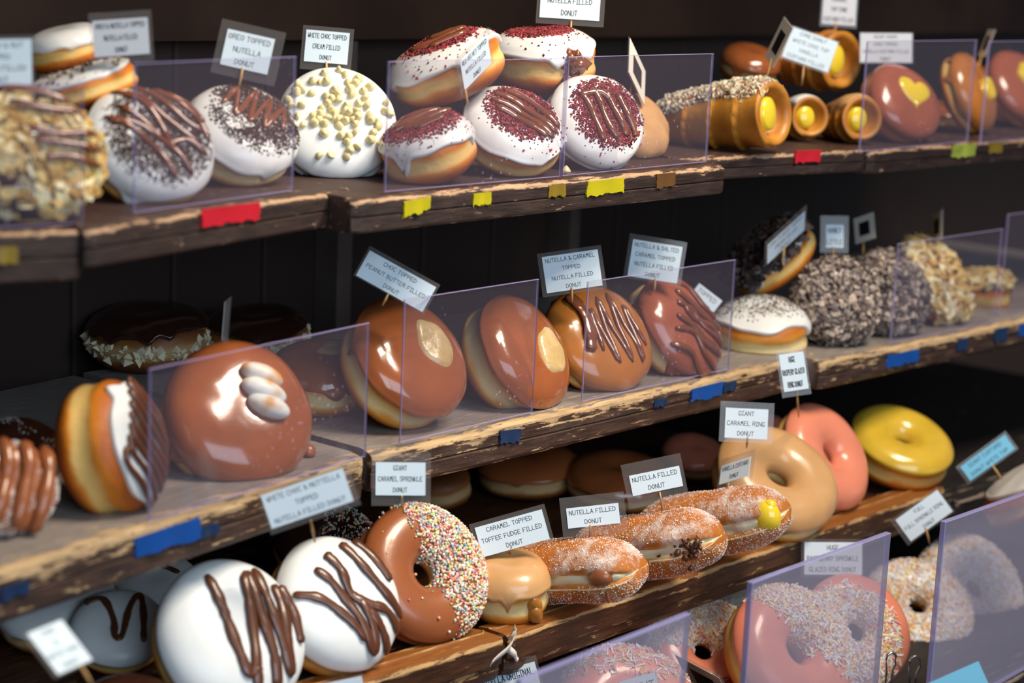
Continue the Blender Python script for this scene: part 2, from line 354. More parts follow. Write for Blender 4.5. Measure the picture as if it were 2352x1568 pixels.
def surfpts(V, F, n, dens, g):
    T = []
    for q in F:
        if len(q) > 4: continue
        T.append((q[0], q[1], q[2]))
        if len(q) == 4: T.append((q[0], q[2], q[3]))
    T = np.array(T); A, B, C = V[T[:, 0]], V[T[:, 1]], V[T[:, 2]]
    N = np.cross(B - A, C - A); ar = np.linalg.norm(N, axis=1); N = N / np.maximum(ar, 1e-12)[:, None]
    pr = ar / ar.sum(); P = []; Q = []; tries = 0
    while sum(map(len, P)) < n and tries < 30:
        tries += 1
        i = g.choice(len(T), n, p=pr); u = g.random(n); w = g.random(n); fl = u + w > 1; u[fl] = 1 - u[fl]; w[fl] = 1 - w[fl]
        X = A[i] + (B[i] - A[i]) * u[:, None] + (C[i] - A[i]) * w[:, None]
        k = g.random(n) < dens(X, N[i]); P.append(X[k]); Q.append(N[i][k])
    return np.concatenate(P)[:n], np.concatenate(Q)[:n]
def scatter(V, F, n, size, shape, dens, seed, align=.5, lift=.3, deform=.35, sv=.5):
    g = np.random.default_rng(seed); P, N = surfpts(V, F, n, dens, g); n = len(P)
    bv, bf = shape; k = len(bv)
    R = g.normal(size=(n, 3)); Zx = N * (1 if align else 0) + R * (1 - align); Zx /= np.linalg.norm(Zx, axis=1)[:, None]
    X = g.normal(size=(n, 3)); X -= (X * Zx).sum(1)[:, None] * Zx; X /= np.linalg.norm(X, axis=1)[:, None]; Y = np.cross(Zx, X)
    sc = size * g.uniform(1 - sv, 1 + sv, n); vv = bv[None] * (1 + deform * g.normal(size=(n, k, 3)))
    W_ = P[:, None] + sc[:, None, None] * (vv[..., 0:1] * X[:, None] + vv[..., 1:2] * Y[:, None] + vv[..., 2:3] * Zx[:, None] + lift * N[:, None])
    F2 = []
    for i in range(n): F2 += [tuple(x + i * k for x in q) for q in bf]
    return W_.reshape(-1, 3), F2

# ---------------------------------------------------------------- the setting
def struct(name, v, f, m):
    o = put(name, v, f, m, smooth=False); o['kind'] = 'structure'; return o
WY = .36
struct('wall_back', *box(-1.6, 4.5, WY, WY + .03, -1.1, .7), M['wall'])
struct('unseen_shade_panel', *box(-1.6, 4.5, .03, WY - .001, .44, .46), M['unseen_panel'])  # unseen panel added overhead to shade the shelf interior
struct('floor', *box(-1.6, 4.5, -.5, WY - .001, -1.13, -1.1), M['unseen_panel'])
a = at_y((775, 600), WY - .03); b = at_y((808, 600), WY - .03)
struct('trim_1', *box(a[0], b[0], WY - .03, WY - .001, -1.09, .262), M['post'])
a = at_y((1312, 480), WY - .03); b = at_y((1334, 480), WY - .03)
struct('trim_2', *box(a[0], b[0], WY - .03, WY - .001, -1.09, .262), M['post'])
a = at_y((420, 62), WY - .03)
struct('trim_3', *box(-1.5, 4.4, WY - .03, WY - .001, .264, .36), M['beam'])

# ---------------------------------------------------------------- shelf boards
FR = {}
def label_row(z): return min((Z1, Z2, Z3, Z4), key=lambda q: abs(q - z))
def frontY(z, x):                                           # y of the board front at this x
    best = None
    for a, b in FR[label_row(z)]:
        s = (x - a[0]) / (b[0] - a[0]); o = max(0, -s, s - 1)
        if best is None or o < best[0]: best = (o, a[1] + (b[1] - a[1]) * min(1, max(0, s)))
    return best[1]
PROF = {
 'plank': lambda t: [(.20, 0, 0, 1), (.012, 0, .2, 1), (.004, -.0008, .7, .6), (.0008, -.003, .95, 0), (0, -.007, .52, 0), (.0003, -.3 * t, .46, 0), (.0003, -.5 * t, .26, 0), (.0018, -.54 * t, 0, 0), (.0003, -.58 * t, .15, 0), (.0006, -t + .003, .2, 0), (.003, -t, .3, 0), (.20, -t, 0, 0)],
 'plank1': lambda t: [(.20, 0, 0, 1), (.011, 0, .12, 1), (.004, -.0006, .42, .8), (.0008, -.0022, 1, .3), (0, -.0048, .08, 0), (.0003, -.5 * t, .0, 0), (.0018, -.54 * t, 0, 0), (.0003, -.58 * t, .0, 0), (.0006, -t + .002, .12, 0), (.003, -t, .3, 0), (.20, -t, 0, 0)],
 'tray': lambda t: [(.20, -.006, 0, 0), (.034, -.006, 0, 0), (.033, -.001, .6, 1), (.021, 0, 0, 1), (.0188, .0012, .9, 1), (.0172, 0, .0, 1), (.004, 0, .1, 1), (.0012, -.0004, .95, .5), (0, -.0022, 1, 0), (.0001, -.0045, .2, 0), (.0003, -.018, .1, 0), (.003, -.020, .5, 0), (.003, -.5 * t - .01, .1, 0), (.006, -t + .002, .25, 0), (.010, -t, .1, 0), (.20, -t, 0, 0)],
}
def board(label, p0, p1, z, t, m, prof='plank', seed=0, wob=.0009, name='shelf_board', bow=0.0):
    a = at_z(p0, z); b = at_z(p1, z); n = 90; pr = PROF[prof](t); w = Wob(seed, 10, 60); w2 = Wob(seed + 9, 8, 14)
    pr[0] = (WY - .035 - max(a[1], b[1]), *pr[0][1:]); pr[-1] = (WY - .035 - max(a[1], b[1]), *pr[-1][1:])
    V = []; E = []; F = []; k = len(pr)
    for i in range(n + 1):
        s = i / n; c = a + (b - a) * s
        for j, (y, zz, e, fl) in enumerate(pr):
            P = c + np.array([0, y, zz])
            if 0 < j < k - 1 and y < .03:
                d = w(P * np.array([1, 3, 3])) * wob + w2(P * np.array([1, 2, 2])) * wob * 1.2
                endr = .004 * max(0, 1 - min(s, 1 - s) * np.linalg.norm(b - a) / .006) ** 2
                P = P + np.array([0, abs(d) * .9 + endr, -abs(d) * (.8 if e > .6 else .2)])
            V.append(P); E.append(e); F.append(fl)
    V = np.array(V); org = a.copy(); f = []
    for i in range(n):
        for j in range(k - 1): f.append((i * k + j, i * k + j + 1, (i + 1) * k + j + 1, (i + 1) * k + j))
        f.append((i * k + k - 1, i * k, (i + 1) * k, (i + 1) * k + k - 1))
    f += [tuple(range(k - 1, -1, -1)), tuple(n * k + j for j in range(k))]
    o = put(name, V - org, f, M[m], smooth=False, attrs={'edge': E, 'flat': F}); o.location = org; FR.setdefault(label_row(z), []).append((a, b))
    tagit(o, label, 'shelf', 'display shelf boards'); return (a, b, z)
B = {}
B['t0'] = board('short dark top shelf board at the far left under the almond flake donut', (-330, 548), (197, 523), Z1, .030, 'board_top', 'plank1', seed=1)
B['t1'] = board('dark varnished top shelf board carrying the red tape and the cookie crumb donuts', (206, 521), (818, 431), Z1 + .0015, .024, 'board_top', 'plank1', seed=2)
B['t2'] = board('weathered top shelf board with four yellow tape pieces under the red velvet donuts', (822, 456), (1677, 377), Z1, .024, 'board_top', 'plank1', seed=3, wob=.0014)
B['t3'] = board('top shelf board with small red tape under the custard cones', (1560, 362), (1995, 343), Z1 + .0015, .020, 'board_top', 'plank1', seed=4)
B['t4'] = board('blurred top shelf board at the far right with lime tape', (2003, 345), (2700, 290), Z1, .022, 'board_top', 'plank1', seed=5)
B['m0'] = board('flaking middle shelf board at the left under the toasted marshmallow donut', (-260, 1392), (845, 1046), Z2, .032, 'board_mid', seed=6, wob=.0014)
B['m1'] = board('flaking middle shelf board in the centre under the peanut butter donuts', (868, 1038), (1884, 811), Z2 + .001, .030, 'board_mid', seed=7, wob=.0016)
B['m2'] = board('flaking middle shelf board at the right under the grey flake donuts', (1893, 829), (2800, 640), Z2, .027, 'board_mid', seed=8, wob=.0014)
B['l0'] = board('orange brown tray board under the white donuts with brown stripes', (150, 1782), (1166, 1466), Z3, .034, 'board_low', 'tray', 9, .0009, 'display_tray')
B['l1'] = board('orange brown tray board under the sugared long donuts and big rings', (1178, 1462), (2178, 1122), Z3, .034, 'board_low', 'tray', 10, .0009, 'display_tray')
B['l2'] = board('blurred dark tray beyond the yellow ring at the right edge', (2205, 1150), (2900, 950), Z3 - .012, .03, 'board_black', 'tray', 11, .0009, 'display_tray')
B['b0'] = board('black front tray with worn pale lip at the bottom right', (1000, 2150), (2800, 1350), Z4, .03, 'board_black', 'tray', 12, .0009, 'display_tray')
def front(bd, p):                                           # point on a board's front face behind photo pixel p
    a, b, z = B[bd]; r = ray(p); n = np.array([(b - a)[1], -(b - a)[0], 0.]); return CAM + r * (((a - CAM) @ n) / (r @ n))
def frontdir(bd):
    a, b, z = B[bd]; d = (b - a); d[2] = 0; d /= np.linalg.norm(d); n = np.array([d[1], -d[0], 0]); return d, n

# ---------------------------------------------------------------- coloured tape on the board fronts
def tape(label, bd, x0, x1, yt, yb, m, seed=0):
    d, n = frontdir(bd); z0 = B[bd][2]; c0 = front(bd, (x0, (yt[0] + yb[0]) / 2)); c1 = front(bd, (x1, (yt[1] + yb[1]) / 2))
    zt0, zb0 = front(bd, (x0, yt[0]))[2], front(bd, (x0, yb[0]))[2]; zt1, zb1 = front(bd, (x1, yt[1]))[2], front(bd, (x1, yb[1]))[2]
    g = random.Random(seed); V = []; F = []; nx, nz = 12, 5
    for lay in (0, 1):
        for i in range(nx + 1):
            s = i / nx
            for j in range(nz + 1):
                q = j / nz; c = c0 + (c1 - c0) * (s + (g.uniform(-.02, .02) if i in (0, nx) else 0)); zt = zt0 + (zt1 - zt0) * s; zb = zb0 + (zb1 - zb0) * s
                z = zt + (zb - zt) * q + (g.uniform(-.0012, .0012) if j == nz else 0)
                off = -.0008 if lay == 0 else .0007 + .0005 * math.sin(s * 9 + seed) * q
                V.append(np.array([c[0], c[1], z]) + n * off)
    N = (nx + 1) * (nz + 1); w = nz + 1
    for i in range(nx):
        for j in range(nz):
            q = (i * w + j, (i + 1) * w + j, (i + 1) * w + j + 1, i * w + j + 1); F.append(q); F.append(tuple(x + N for x in q[::-1]))
    rim = [i * w for i in range(nx + 1)] + [nx * w + j for j in range(1, nz + 1)] + [i * w + nz for i in range(nx - 1, -1, -1)] + [j for j in range(nz - 1, 0, -1)]
    for a, b in zip(rim, rim[1:] + rim[:1]): F.append((a, a + N, b + N, b))
    V = np.array(V); c = V.mean(0); o = put('tape_strip', V - c, F, M[m], smooth=False); o.location = c; tagit(o, label, 'tape', 'coloured tape on the shelf fronts')
tape('bright red tape on the top board below the cookie crumb donuts', 't1', 463, 595, (481, 464), (520, 503), 'tape_red', 1)
tape('small red tape on the board below the custard cones', 't3', 1826, 1884, (346, 344), (374, 372), 'tape_red', 2)
tape('torn yellow tape leftmost on the board below the red velvet donuts', 't2', 927, 988, (463, 452), (500, 480), 'tape_yellow', 3)
tape('small yellow tape second from left below the red velvet donuts', 't2', 1087, 1127, (445, 441), (473, 469), 'tape_yellow', 4)
tape('faded yellow tape between the small and the long bright yellow tapes', 't2', 1260, 1298, (426, 423), (453, 450), 'tape_old', 5)
tape('long bright yellow tape with lifted corners on the top board', 't2', 1348, 1432, (417, 408), (452, 440), 'tape_yellow', 6)
tape('brownish old tape right of the long bright yellow tape', 't2', 1507, 1550, (400, 396), (432, 425), 'tape_brown', 7)
tape('lime tape on the blurred board at the top right', 't4', 2187, 2240, (333, 329), (362, 358), 'tape_lime', 8)
tape('dim olive tape at the right end of the top right board', 't4', 2272, 2302, (327, 325), (352, 349), 'tape_old', 9)
tape('dark yellowish tape under the far left top board corner', 't0', -20, 40, (568, 566), (606, 604), 'tape_old', 10)
tape('large blue tape on the board below the marshmallow donut', 'm0', 311, 458, (1236, 1188), (1281, 1236), 'tape_blue', 11)
tape('torn thin blue tape touching the right end of the large blue tape', 'm0', 458, 503, (1212, 1199), (1236, 1222), 'tape_navy', 12)
tape('worn blue tape at the left edge of the middle board', 'm0', 2, 66, (1352, 1330), (1382, 1360), 'tape_navy', 13)
tape('pale blue tape scrap below the second peanut butter donut', 'm1', 1148, 1196, (990, 984), (1020, 1012), 'tape_navy', 14)
tape('bold blue tape on the board below the hazelnut striped donuts', 'm1', 1588, 1660, (894, 876), (922, 906), 'tape_blue', 15)
tape('faded blue tape joined to the right of the bold blue tape', 'm1', 1662, 1690, (880, 873), (900, 893), 'tape_navy', 16)
tape('tiny faded blue scrap left of the bold blue tape', 'm1', 1503, 1531, (919, 914), (935, 930), 'tape_navy', 17)
tape('blue tape below the grey flake donuts', 'm2', 2037, 2109, (817, 802), (845, 828), 'tape_blue', 18)
tape('nearly black tape right of the blue tape on the right board', 'm2', 2198, 2222, (780, 775), (806, 801), 'tape_navy', 19)
tape('dark navy tape further right on the right middle board', 'm2', 2284, 2314, (756, 750), (784, 779), 'tape_navy', 20)
tape('blue tape cut by the right edge of the photo', 'm2', 2340, 2380, (746, 738), (772, 764), 'tape_blue', 21)

# ---------------------------------------------------------------- acrylic divider panes
def pane(label, z, bl, br, top, thick, paint_haze=False, dz=0.0):
    a = at_z(bl, z); b = at_z(br, z); h = at_y(top, a[1])[2] - z
    d = b - a; L = np.linalg.norm(d); d /= L; n = np.array([d[1], -d[0], 0])     # n points to the front
    v, f = box(0, L, 0, 1, 0, 1); V = np.array([a + d * x + n * ((y - .5) * thick) + np.array([0, 0, q * h + .0012]) for x, y, q in v]) - a
    s = '_scuffed' if paint_haze else ''
    o = put('divider_pane', V, f, [M['acrylic' + s], M['acrylic' + s + '_edge']], smooth=False, mi=[1, 1, 0, 0, 1, 1]); o.location = a
    bv = o.modifiers.new('bevel', 'BEVEL'); bv.width = .0004; bv.segments = 1; bv.material = 1
    tagit(o, label, 'pane', 'clear dividers along the shelf fronts')
pane('clear pane at the top left in front of the almond flake donut', Z1, (-380, 548), (190, 518), (-380, 200), .0022)
pane('clear pane in front of the cookie crumb donuts on the top shelf', Z1 + .0015, (306, 494), (672, 442), (299, 150), .0022)
pane('clear pane in front of the left red velvet donuts', Z1, (882, 445), (1287, 409), (897, 145), .0024)
pane('clear pane in front of the right red velvet and caramel donuts', Z1, (1291, 408), (1622, 375), (1306, 134), .0024)
pane('blurred clear pane in front of the heart filled donut', Z1 + .001, (1972, 352), (2222, 328), (1992, 98), .0026)
pane('blurred clear pane at the top right corner edge', Z1, (2250, 332), (2560, 300), (2262, 98), .0026)
pane('clear pane in front of the marshmallow donut on the middle shelf', Z2, (340, 1202), (838, 1052), (350, 850), .0022)
pane('clear pane in front of the two peanut butter donuts', Z2 + .001, (917, 1021), (1222, 950), (935, 690), .0022)
pane('clear pane in front of the hazelnut striped donuts', Z2 + .001, (1335, 926), (1672, 851), (1345, 651), .0022)
pane('blurred clear pane in front of the second grey flake donut', Z2, (2043, 792), (2283, 742), (2076, 560), .0024)
pane('blurred clear pane cut by the right edge on the middle shelf', Z2, (2293, 727), (2600, 670), (2312, 495), .0024)
def pane4(label, tl, tr, Y, zb, thick):
    a = at_y(tl, Y); b = at_y(tr, Y); L = b[0] - a[0]
    V, f = box(0, L, -thick / 2, thick / 2, zb - a[2], 0)
    V[:, 2] += np.where(V[:, 2] > -1e-6, (b[2] - a[2]) * V[:, 0] / L * .5, 0)
    o = put('divider_pane', V, f, [M['acrylic_scuffed'], M['acrylic_scuffed_edge']], smooth=False, mi=[1, 1, 0, 0, 1, 1]); o.location = a
    bv = o.modifiers.new('bevel', 'BEVEL'); bv.width = .0006; bv.segments = 1; bv.material = 1
    tagit(o, label, 'pane', 'thick front tray dividers with painted haze')
pane4('thick pane with painted haze at the bottom centre, cut by the photo edge', (1190, 1560), (1580, 1407), -.235, Z4 + .001, .005)
pane4('thick pane with painted haze in front of the pink sprinkled rings', (1722, 1336), (2040, 1232), -.235, Z4 + .001, .005)
pane4('thick pane with painted haze at the right edge in front of coconut rings', (2166, 1197), (2480, 1105), -.235, Z4 + .001, .005)

# ---------------------------------------------------------------- donuts
DN = {}
def frame_from(n):                                          # columns: x = photo right, y = photo up, z = n, on the donut's own plane
    z = camvec(np.array(n, float)); z /= np.linalg.norm(z)
    x = RIGHT - z * (RIGHT @ z); x /= np.linalg.norm(x); return np.stack([x, np.cross(z, x), z], 1)
def place(verts, Rm, c, Rpx, zrest=None, Y=None, dz=0.0):   # slide along the sight line until the lowest point rests on zrest
    m = (verts @ Rm.T)[:, 2].min(); r = ray(c)
    d = (zrest - dz - CAM[2]) / (r[2] + Rpx / FPX * m) if Y is None else (Y - CAM[1]) / r[1]
    return CAM + r * d, Rpx / FPX * d, d
class Maker:
    def __init__(s, key, name, label, cat, group, c, R, n, z=None, Y=None, h=.9, ring=0, seed=1, dough='dough', lobe=(1, 1), dim=.06, e=.72, wob=.03, waist=.05, dz=.0, spin=0, clear_=.010):
        s.body = Body(h, ring, seed, dim, e, wob, lobe, waist); V, F, lat = s.body.dough(); s.Rm = frame_from(n)
        if spin:
            q = math.radians(spin); s.Rm = s.Rm @ np.array([[math.cos(q), -math.sin(q), 0], [math.sin(q), math.cos(q), 0], [0, 0, 1]])
        s.loc, s.R, s.d = place(V, s.Rm, c, R, z, Y, dz); s.seed = seed; DN[key] = s; s.zrest = z; Wd = V @ s.Rm.T; sink = 0
        while z is not None and Y is None and clear_ is not None and sink < .016:                        # keep soft dough behind the pane line, flattened where it sits
            if s.loc[1] + Wd[:, 1].min() * s.R > frontY(z, s.loc[0]) + clear_: break
            s.d += .003; r = ray(c); s.loc = CAM + r * s.d; s.R = R / FPX * s.d; sink = z - (s.loc[2] + Wd[:, 2].min() * s.R)
        s.sink = sink
        s.root = thing(name, label, cat, s.loc, s.Rm, group); s.V, s.F = V, F
        s.dn = put('dough', s.flat(V) * s.R, F, M[dough], s.root, attrs={'lat': lat}); s.top = (V, F); s.h = h
    def flat(s, V):
        if s.zrest is None: return V
        V = np.array(V); zz = (V @ s.Rm.T)[:, 2] * s.R + s.loc[2]; lift = np.maximum(0, s.zrest + .0004 - zz) / s.R
        return V + lift[:, None] * (s.Rm.T @ np.array([0, 0, 1.]))[None]
    def part(s, name, V, F, m, smooth=True, kind=None, parent=None, label=None):
        return put(name, np.asarray(V) * s.R, F, M[m], parent or s.root, smooth, kind=kind, label=label)
    def ice(s, m, edge=.12, amp=.14, t=.035, drips=5, name='icing'):
        V, F = s.body.icing(s.seed, edge, amp, t, drips=drips); V = s.flat(V); s.top = (V, F); s.iced = s.part(name, V, F, m); return s
    def bvh(s): return BVHTree.FromPolygons([Vector(v) for v in s.top[0]], [list(q) for q in s.top[1]])
    def drop(s, bv, u, v, up=0):
        L = math.hypot(u, v)
        for k in range(12):
            h = bv.ray_cast(Vector((u, v, 3)), Vector((0, 0, -1)))
            if h[0] is not None: return np.array(h[0]) + np.array(h[1]) * up
            u *= .96; v *= .96
        return np.array([u, v, s.h / 2 - .1])
    def drizzle(s, lines, rad=.045, m='drizzle', sub=6, name='drizzle', flat=.75, sep=False, up=0):
        bv = s.bvh(); P = []
        for i, l in enumerate(lines):
            pts = [s.drop(bv, q[0], q[1], rad * .45 + up) for q in smoothline(l, sub)]
            P.append(tube(pts, rad, 8, flat, s.seed + i))
        if sep:
            for q in P: s.part(name, *q, m)
        else: s.part(name, *merge(P), m)
        return s
    def sprinkle(s, name, n, size, shape, m, dens=None, align=.5, lift=.3, deform=.35, smooth=False, seed=0, on=None):
        V, F = on or s.top; dens = dens or (lambda P, N: np.ones(len(P)))
        s.part(name, *scatter(np.asarray(V), F, n, size, shape, dens, s.seed * 7 + seed, align, lift, deform), m, smooth, 'stuff'); return s
    def blob(s, name, u, v, rho, thick, m, seed=3, nr=9, nt=36, irr=.12, heart=False, asp=1.0, rot=0, label=None):
        bv = s.bvh(); g = np.random.default_rng(seed); ph = g.uniform(0, 6.28, 6); V = []; w = Wob(seed, 8, 9)
        cr, sr = math.cos(math.radians(rot)), math.sin(math.radians(rot))
        for i in range(nr + 1):
            q = (i + .02) / nr
            for j in range(nt):
                t = 2 * PI * j / nt; r = rho * (1 + irr * sum(math.sin(k * t + ph[k]) / k for k in (1, 2, 3, 4, 5)))
                if heart:
                    hx = 16 * math.sin(t) ** 3 / 17; hy = (13 * math.cos(t) - 5 * math.cos(2 * t) - 2 * math.cos(3 * t) - math.cos(4 * t)) / 17; x, y = rho * q * hx, rho * q * hy
                else: x, y = r * q * math.cos(t), r * q * math.sin(t) * asp
                x, y = x * cr - y * sr, x * sr + y * cr
                P = s.drop(bv, u + x, v + y); hgt = thick * max(0, 1 - q ** 5) ** .6 * (1 + irr * 1.5 * w(np.array([x, y, 0]) / rho * .5)) - .012 * (q > .97)
                V.append(P + np.array([0, 0, hgt]))
        F = gridf(nr + 1, nt) + [tuple(range(nt - 1, -1, -1))]
        return s.part(name, V, F, m, label=label)
    def chips(s, pts, size, m):
        bv = s.bvh(); th = np.linspace(0, 2 * PI, 12, endpoint=False); g = np.random.default_rng(s.seed)
        for (u, v) in pts:
            pr = [(.0, -.3), (.8, -.28), (1, .0), (.85, .35), (.45, .8), (.12, 1.05)]; V = np.array([(r * math.cos(t), r * math.sin(t), z) for r, z in pr[1:] for t in th] + [(0, 0, 1.1)]); k = len(pr) - 1
            F = gridf(k, 12) + [tuple(range(11, -1, -1))] + [((k - 1) * 12 + i, (k - 1) * 12 + (i + 1) % 12, k * 12) for i in range(12)]
            R = Matrix.Rotation(g.uniform(0, 6.28), 3, 'Z') @ Matrix.Rotation(g.choice([g.uniform(0, .4), g.uniform(1, 2.6)]), 3, 'X'); V = V @ np.array(R).T * size * g.uniform(.85, 1.15)
            s.part('chocolate_chip', V + s.drop(bv, u, v, size * .35), F, m)
        return s
def fade(u0, v0, r0, r1, amt=1.0, asp=1.0):
    return lambda P, N: amt * np.clip((r1 - np.hypot(P[:, 0] - u0, (P[:, 1] - v0) * asp)) / (r1 - r0), 0, 1) * (N[:, 2] > -.1)
def both(f, w): return lambda P, N: f(P, N) * w(P, N)

# ================================================================ TOP SHELF
G1 = 'cookie crumb donuts on the top shelf'; G2 = 'red velvet donuts'
def clump(seed, th=.0, k=6): w = Wob(seed, 8, k); return lambda P, N: (w(P) > th) * 1.0
d = Maker('almond', 'donut', 'almond flake donut with brown drizzle at the far left of the top shelf', 'donut', None, (70, 368), 160, (.45, .5, .74), Z1, seed=11, h=.95).ice('choc_dark', -.05)
d.sprinkle('almond_flakes', 560, .105, FLAKE, 'almond', lambda P, N: (N[:, 2] > .22) * 1.0, .55, .12, .08)
d.drizzle([[(-.5, .45), (.0, .5), (.45, .62)], [(-.2, .1), (.25, .15), (.7, .35)], [(-.1, -.1), (.3, .0), (.82, .12)], [(.1, -.35), (.4, -.2), (.85, -.1)], [(-.6, .75), (-.1, .8), (.3, .78)]], .055, 'drizzle', up=.1)
d = Maker('stackA', 'donut', 'plain side of a cookie crumb donut lying behind the almond flake donut', 'donut', G1, (190, 203), 130, (-.27, .92, .27), None, .10, seed=12, h=.72).ice('white', .35)
d.sprinkle('cookie_crumbs', 250, .022, OCT, 'cookie', fade(0, 0, .6, 1))
d = Maker('stackB', 'donut', 'white iced donut resting on top of another at the upper left', 'donut', G1, (150, 112), 92, (-.2, .93, .3), None, .145, seed=13, h=1.05).ice('white', .12)
d = Maker('crumb1', 'donut', 'white iced donut with dark cookie crumbs and long crossing chocolate lines', 'donut', G1, (338, 342), 148, (.42, .5, .76), Z1, .042, seed=14, h=.95).ice('white', .06, .14, .04)
d.sprinkle('cookie_crumbs', 7000, .016, OCT, 'cookie', both(fade(.06, .0, .62, .92), lambda P, N: .25 + .75 * (Wob(3, 8, 5)(P) > -.7)), .3, .1)
d.drizzle([[(-.72, .62), (-.25, .45), (.1, .1), (.3, -.25)], [(-.45, .8), (0, .62), (.45, .35), (.72, .28)], [(-.1, .85), (.3, .72), (.62, .5), (.86, .15)], [(.1, .9), (.45, .8), (.75, .5)],
           [(-.78, .05), (-.35, -.08), (.1, -.42), (.42, -.72)], [(-.74, -.02), (-.2, .02), (.35, -.3), (.66, -.55)], [(-.6, .28), (-.2, .12), (.1, -.1)], [(.2, -.2), (.5, 0), (.85, -.12)], [(-.7, .6), (-.3, .55), (.1, .3), (.7, .0)]], .05)
d = Maker('crumb2', 'donut', 'white iced donut with dark cookie crumbs and a chocolate zigzag, right of another crumb donut', 'donut', G1, (550, 317), 131, (.36, .62, .70), Z1, seed=15, h=1.1, dough='dough_pale').ice('white', .1, .18, .05)
d.sprinkle('cookie_crumbs', 6500, .017, OCT, 'cookie', both(fade(.14, .12, .6, .9), lambda P, N: .2 + .8 * (Wob(5, 8, 5)(P) > -.6)), .3, .1)
d.drizzle([zig(.12, .2, 78, .78, 1.15, 9, 5, .05)], .055)
d = Maker('chips', 'donut', 'white iced donut topped with white chocolate chips', 'donut', None, (770, 290), 137, (.14, .3, .94), Z1, .084, seed=16, h=.8, wob=.02).ice('white_matte', -.35, .1, .04)
g = random.Random(4); pts = []
while len(pts) < 74:
    u, v = g.gauss(.02, .38), g.gauss(.1, .4)
    if math.hypot(u, v) < .9 and all(math.hypot(u - a, v - b) > .085 for a, b in pts) and not (v < -.35 and u < .0 and g.random() < .85): pts.append((u, v))
d.chips(pts, .078, 'chip')
def velvet(key, label, c, R, n, z, Y, seed, h, lines, cen, rr, dough='dough', edge=.24, t=.05, smear=True):
    d = Maker(key, 'donut', label, 'donut', G2, c, R, n, z, Y, seed=seed, h=h, dough=dough, wob=.04).ice('white', edge, .18, t)
    d.sprinkle('velvet_crumbs', 3800, .024, OCT, 'velvet', fade(cen[0], cen[1], rr * .72, rr * 1.1), .3, .12)
    d.sprinkle('loose_velvet_crumbs', 170, .02, OCT, 'velvet', fade(cen[0] + .1, cen[1] - .15, rr * .9, 1.1), .3, .15, seed=3)
    if lines: d.drizzle(lines, .075, 'drizzle', flat=.65)
    return d
velvet('rvL', 'red velvet donut at the left front, seen from the side with its pale split', (985, 345), 110, (-.24, .87, .42), Z1, None, 21, 1.3, [zig(0, 0, 20, 1.2, .9, 7, 2, .08)], (0, 0), .8, 'dough')
velvet('rvC', 'red velvet donut in the front centre with four shiny brown ribbons', (1175, 305), 120, (.28, .6, .75), Z1, None, 22, 1.0, [[(-.5, .45), (-.1, .35), (.3, .1), (.75, -.25)], [(-.55, .25), (-.1, .15), (.3, -.1), (.68, -.4)], [(-.3, .62), (.1, .5), (.5, .2), (.8, -.05)], [(-.45, .05), (-.1, -.05), (.25, -.25), (.55, -.42)]], (.08, .12), .72)
velvet('rvR', 'red velvet donut at the right front standing nearly upright', (1363, 282), 115, (.4, .33, .85), Z1, None, 23, .85, [[(-.45, .35), (-.3, .1), (-.1, -.35), (.0, -.6)], [(-.2, .5), (-.05, .2), (.1, -.2), (.3, -.5)], [(.05, .5), (.2, .2), (.4, -.15), (.5, -.4)], [(.3, .5), (.45, .2), (.65, -.15), (.72, -.35)], [(-.5, .3), (-.1, .45), (.2, .3)]], (.1, .05), .76, edge=-.25)
velvet('rvBL', 'red velvet donut stacked at the back left behind the front ones', (1025, 160), 136, (-.36, .87, .34), None, .065, 24, .95, [zig(.1, 0, 10, .9, .7, 5, 4, .06)], (.1, 0), .6)
velvet('rvBR', 'red velvet donut stacked at the back right with chocolate oozing from its side', (1250, 138), 120, (.0, .93, .36), None, .075, 25, 1.15, None, (-.1, .1), .62)
d = DN['rvBR']; V, F = ICO
g = np.random.default_rng(3); P = []
for i in range(26):
    P.append((V * (1 + .3 * g.normal(size=V.shape)) * g.uniform(.08, .16) + np.array([.42 + g.normal(0, .12), -.84 + g.normal(0, .04), .12 + g.normal(0, .16)]), F))
d.part('chocolate_filling', *merge(P), 'drizzle')
d = Maker('carcus', 'donut', 'caramel iced donut with yellow custard beside the right red velvet donut', 'donut', None, (1454, 294), 88, (.5, .55, .67), Z1, .055, seed=26, h=1.1, wob=.07).ice('caramel', -.15, .4, .06)
V, F = ICO; d.part('custard', *merge([(V * np.array([.22, .18, .34]) + np.array([.15, -.86, -.1]), F), (V * np.array([.16, .14, .2]) + np.array([.3, -.84, -.3]), F)]), 'custard')

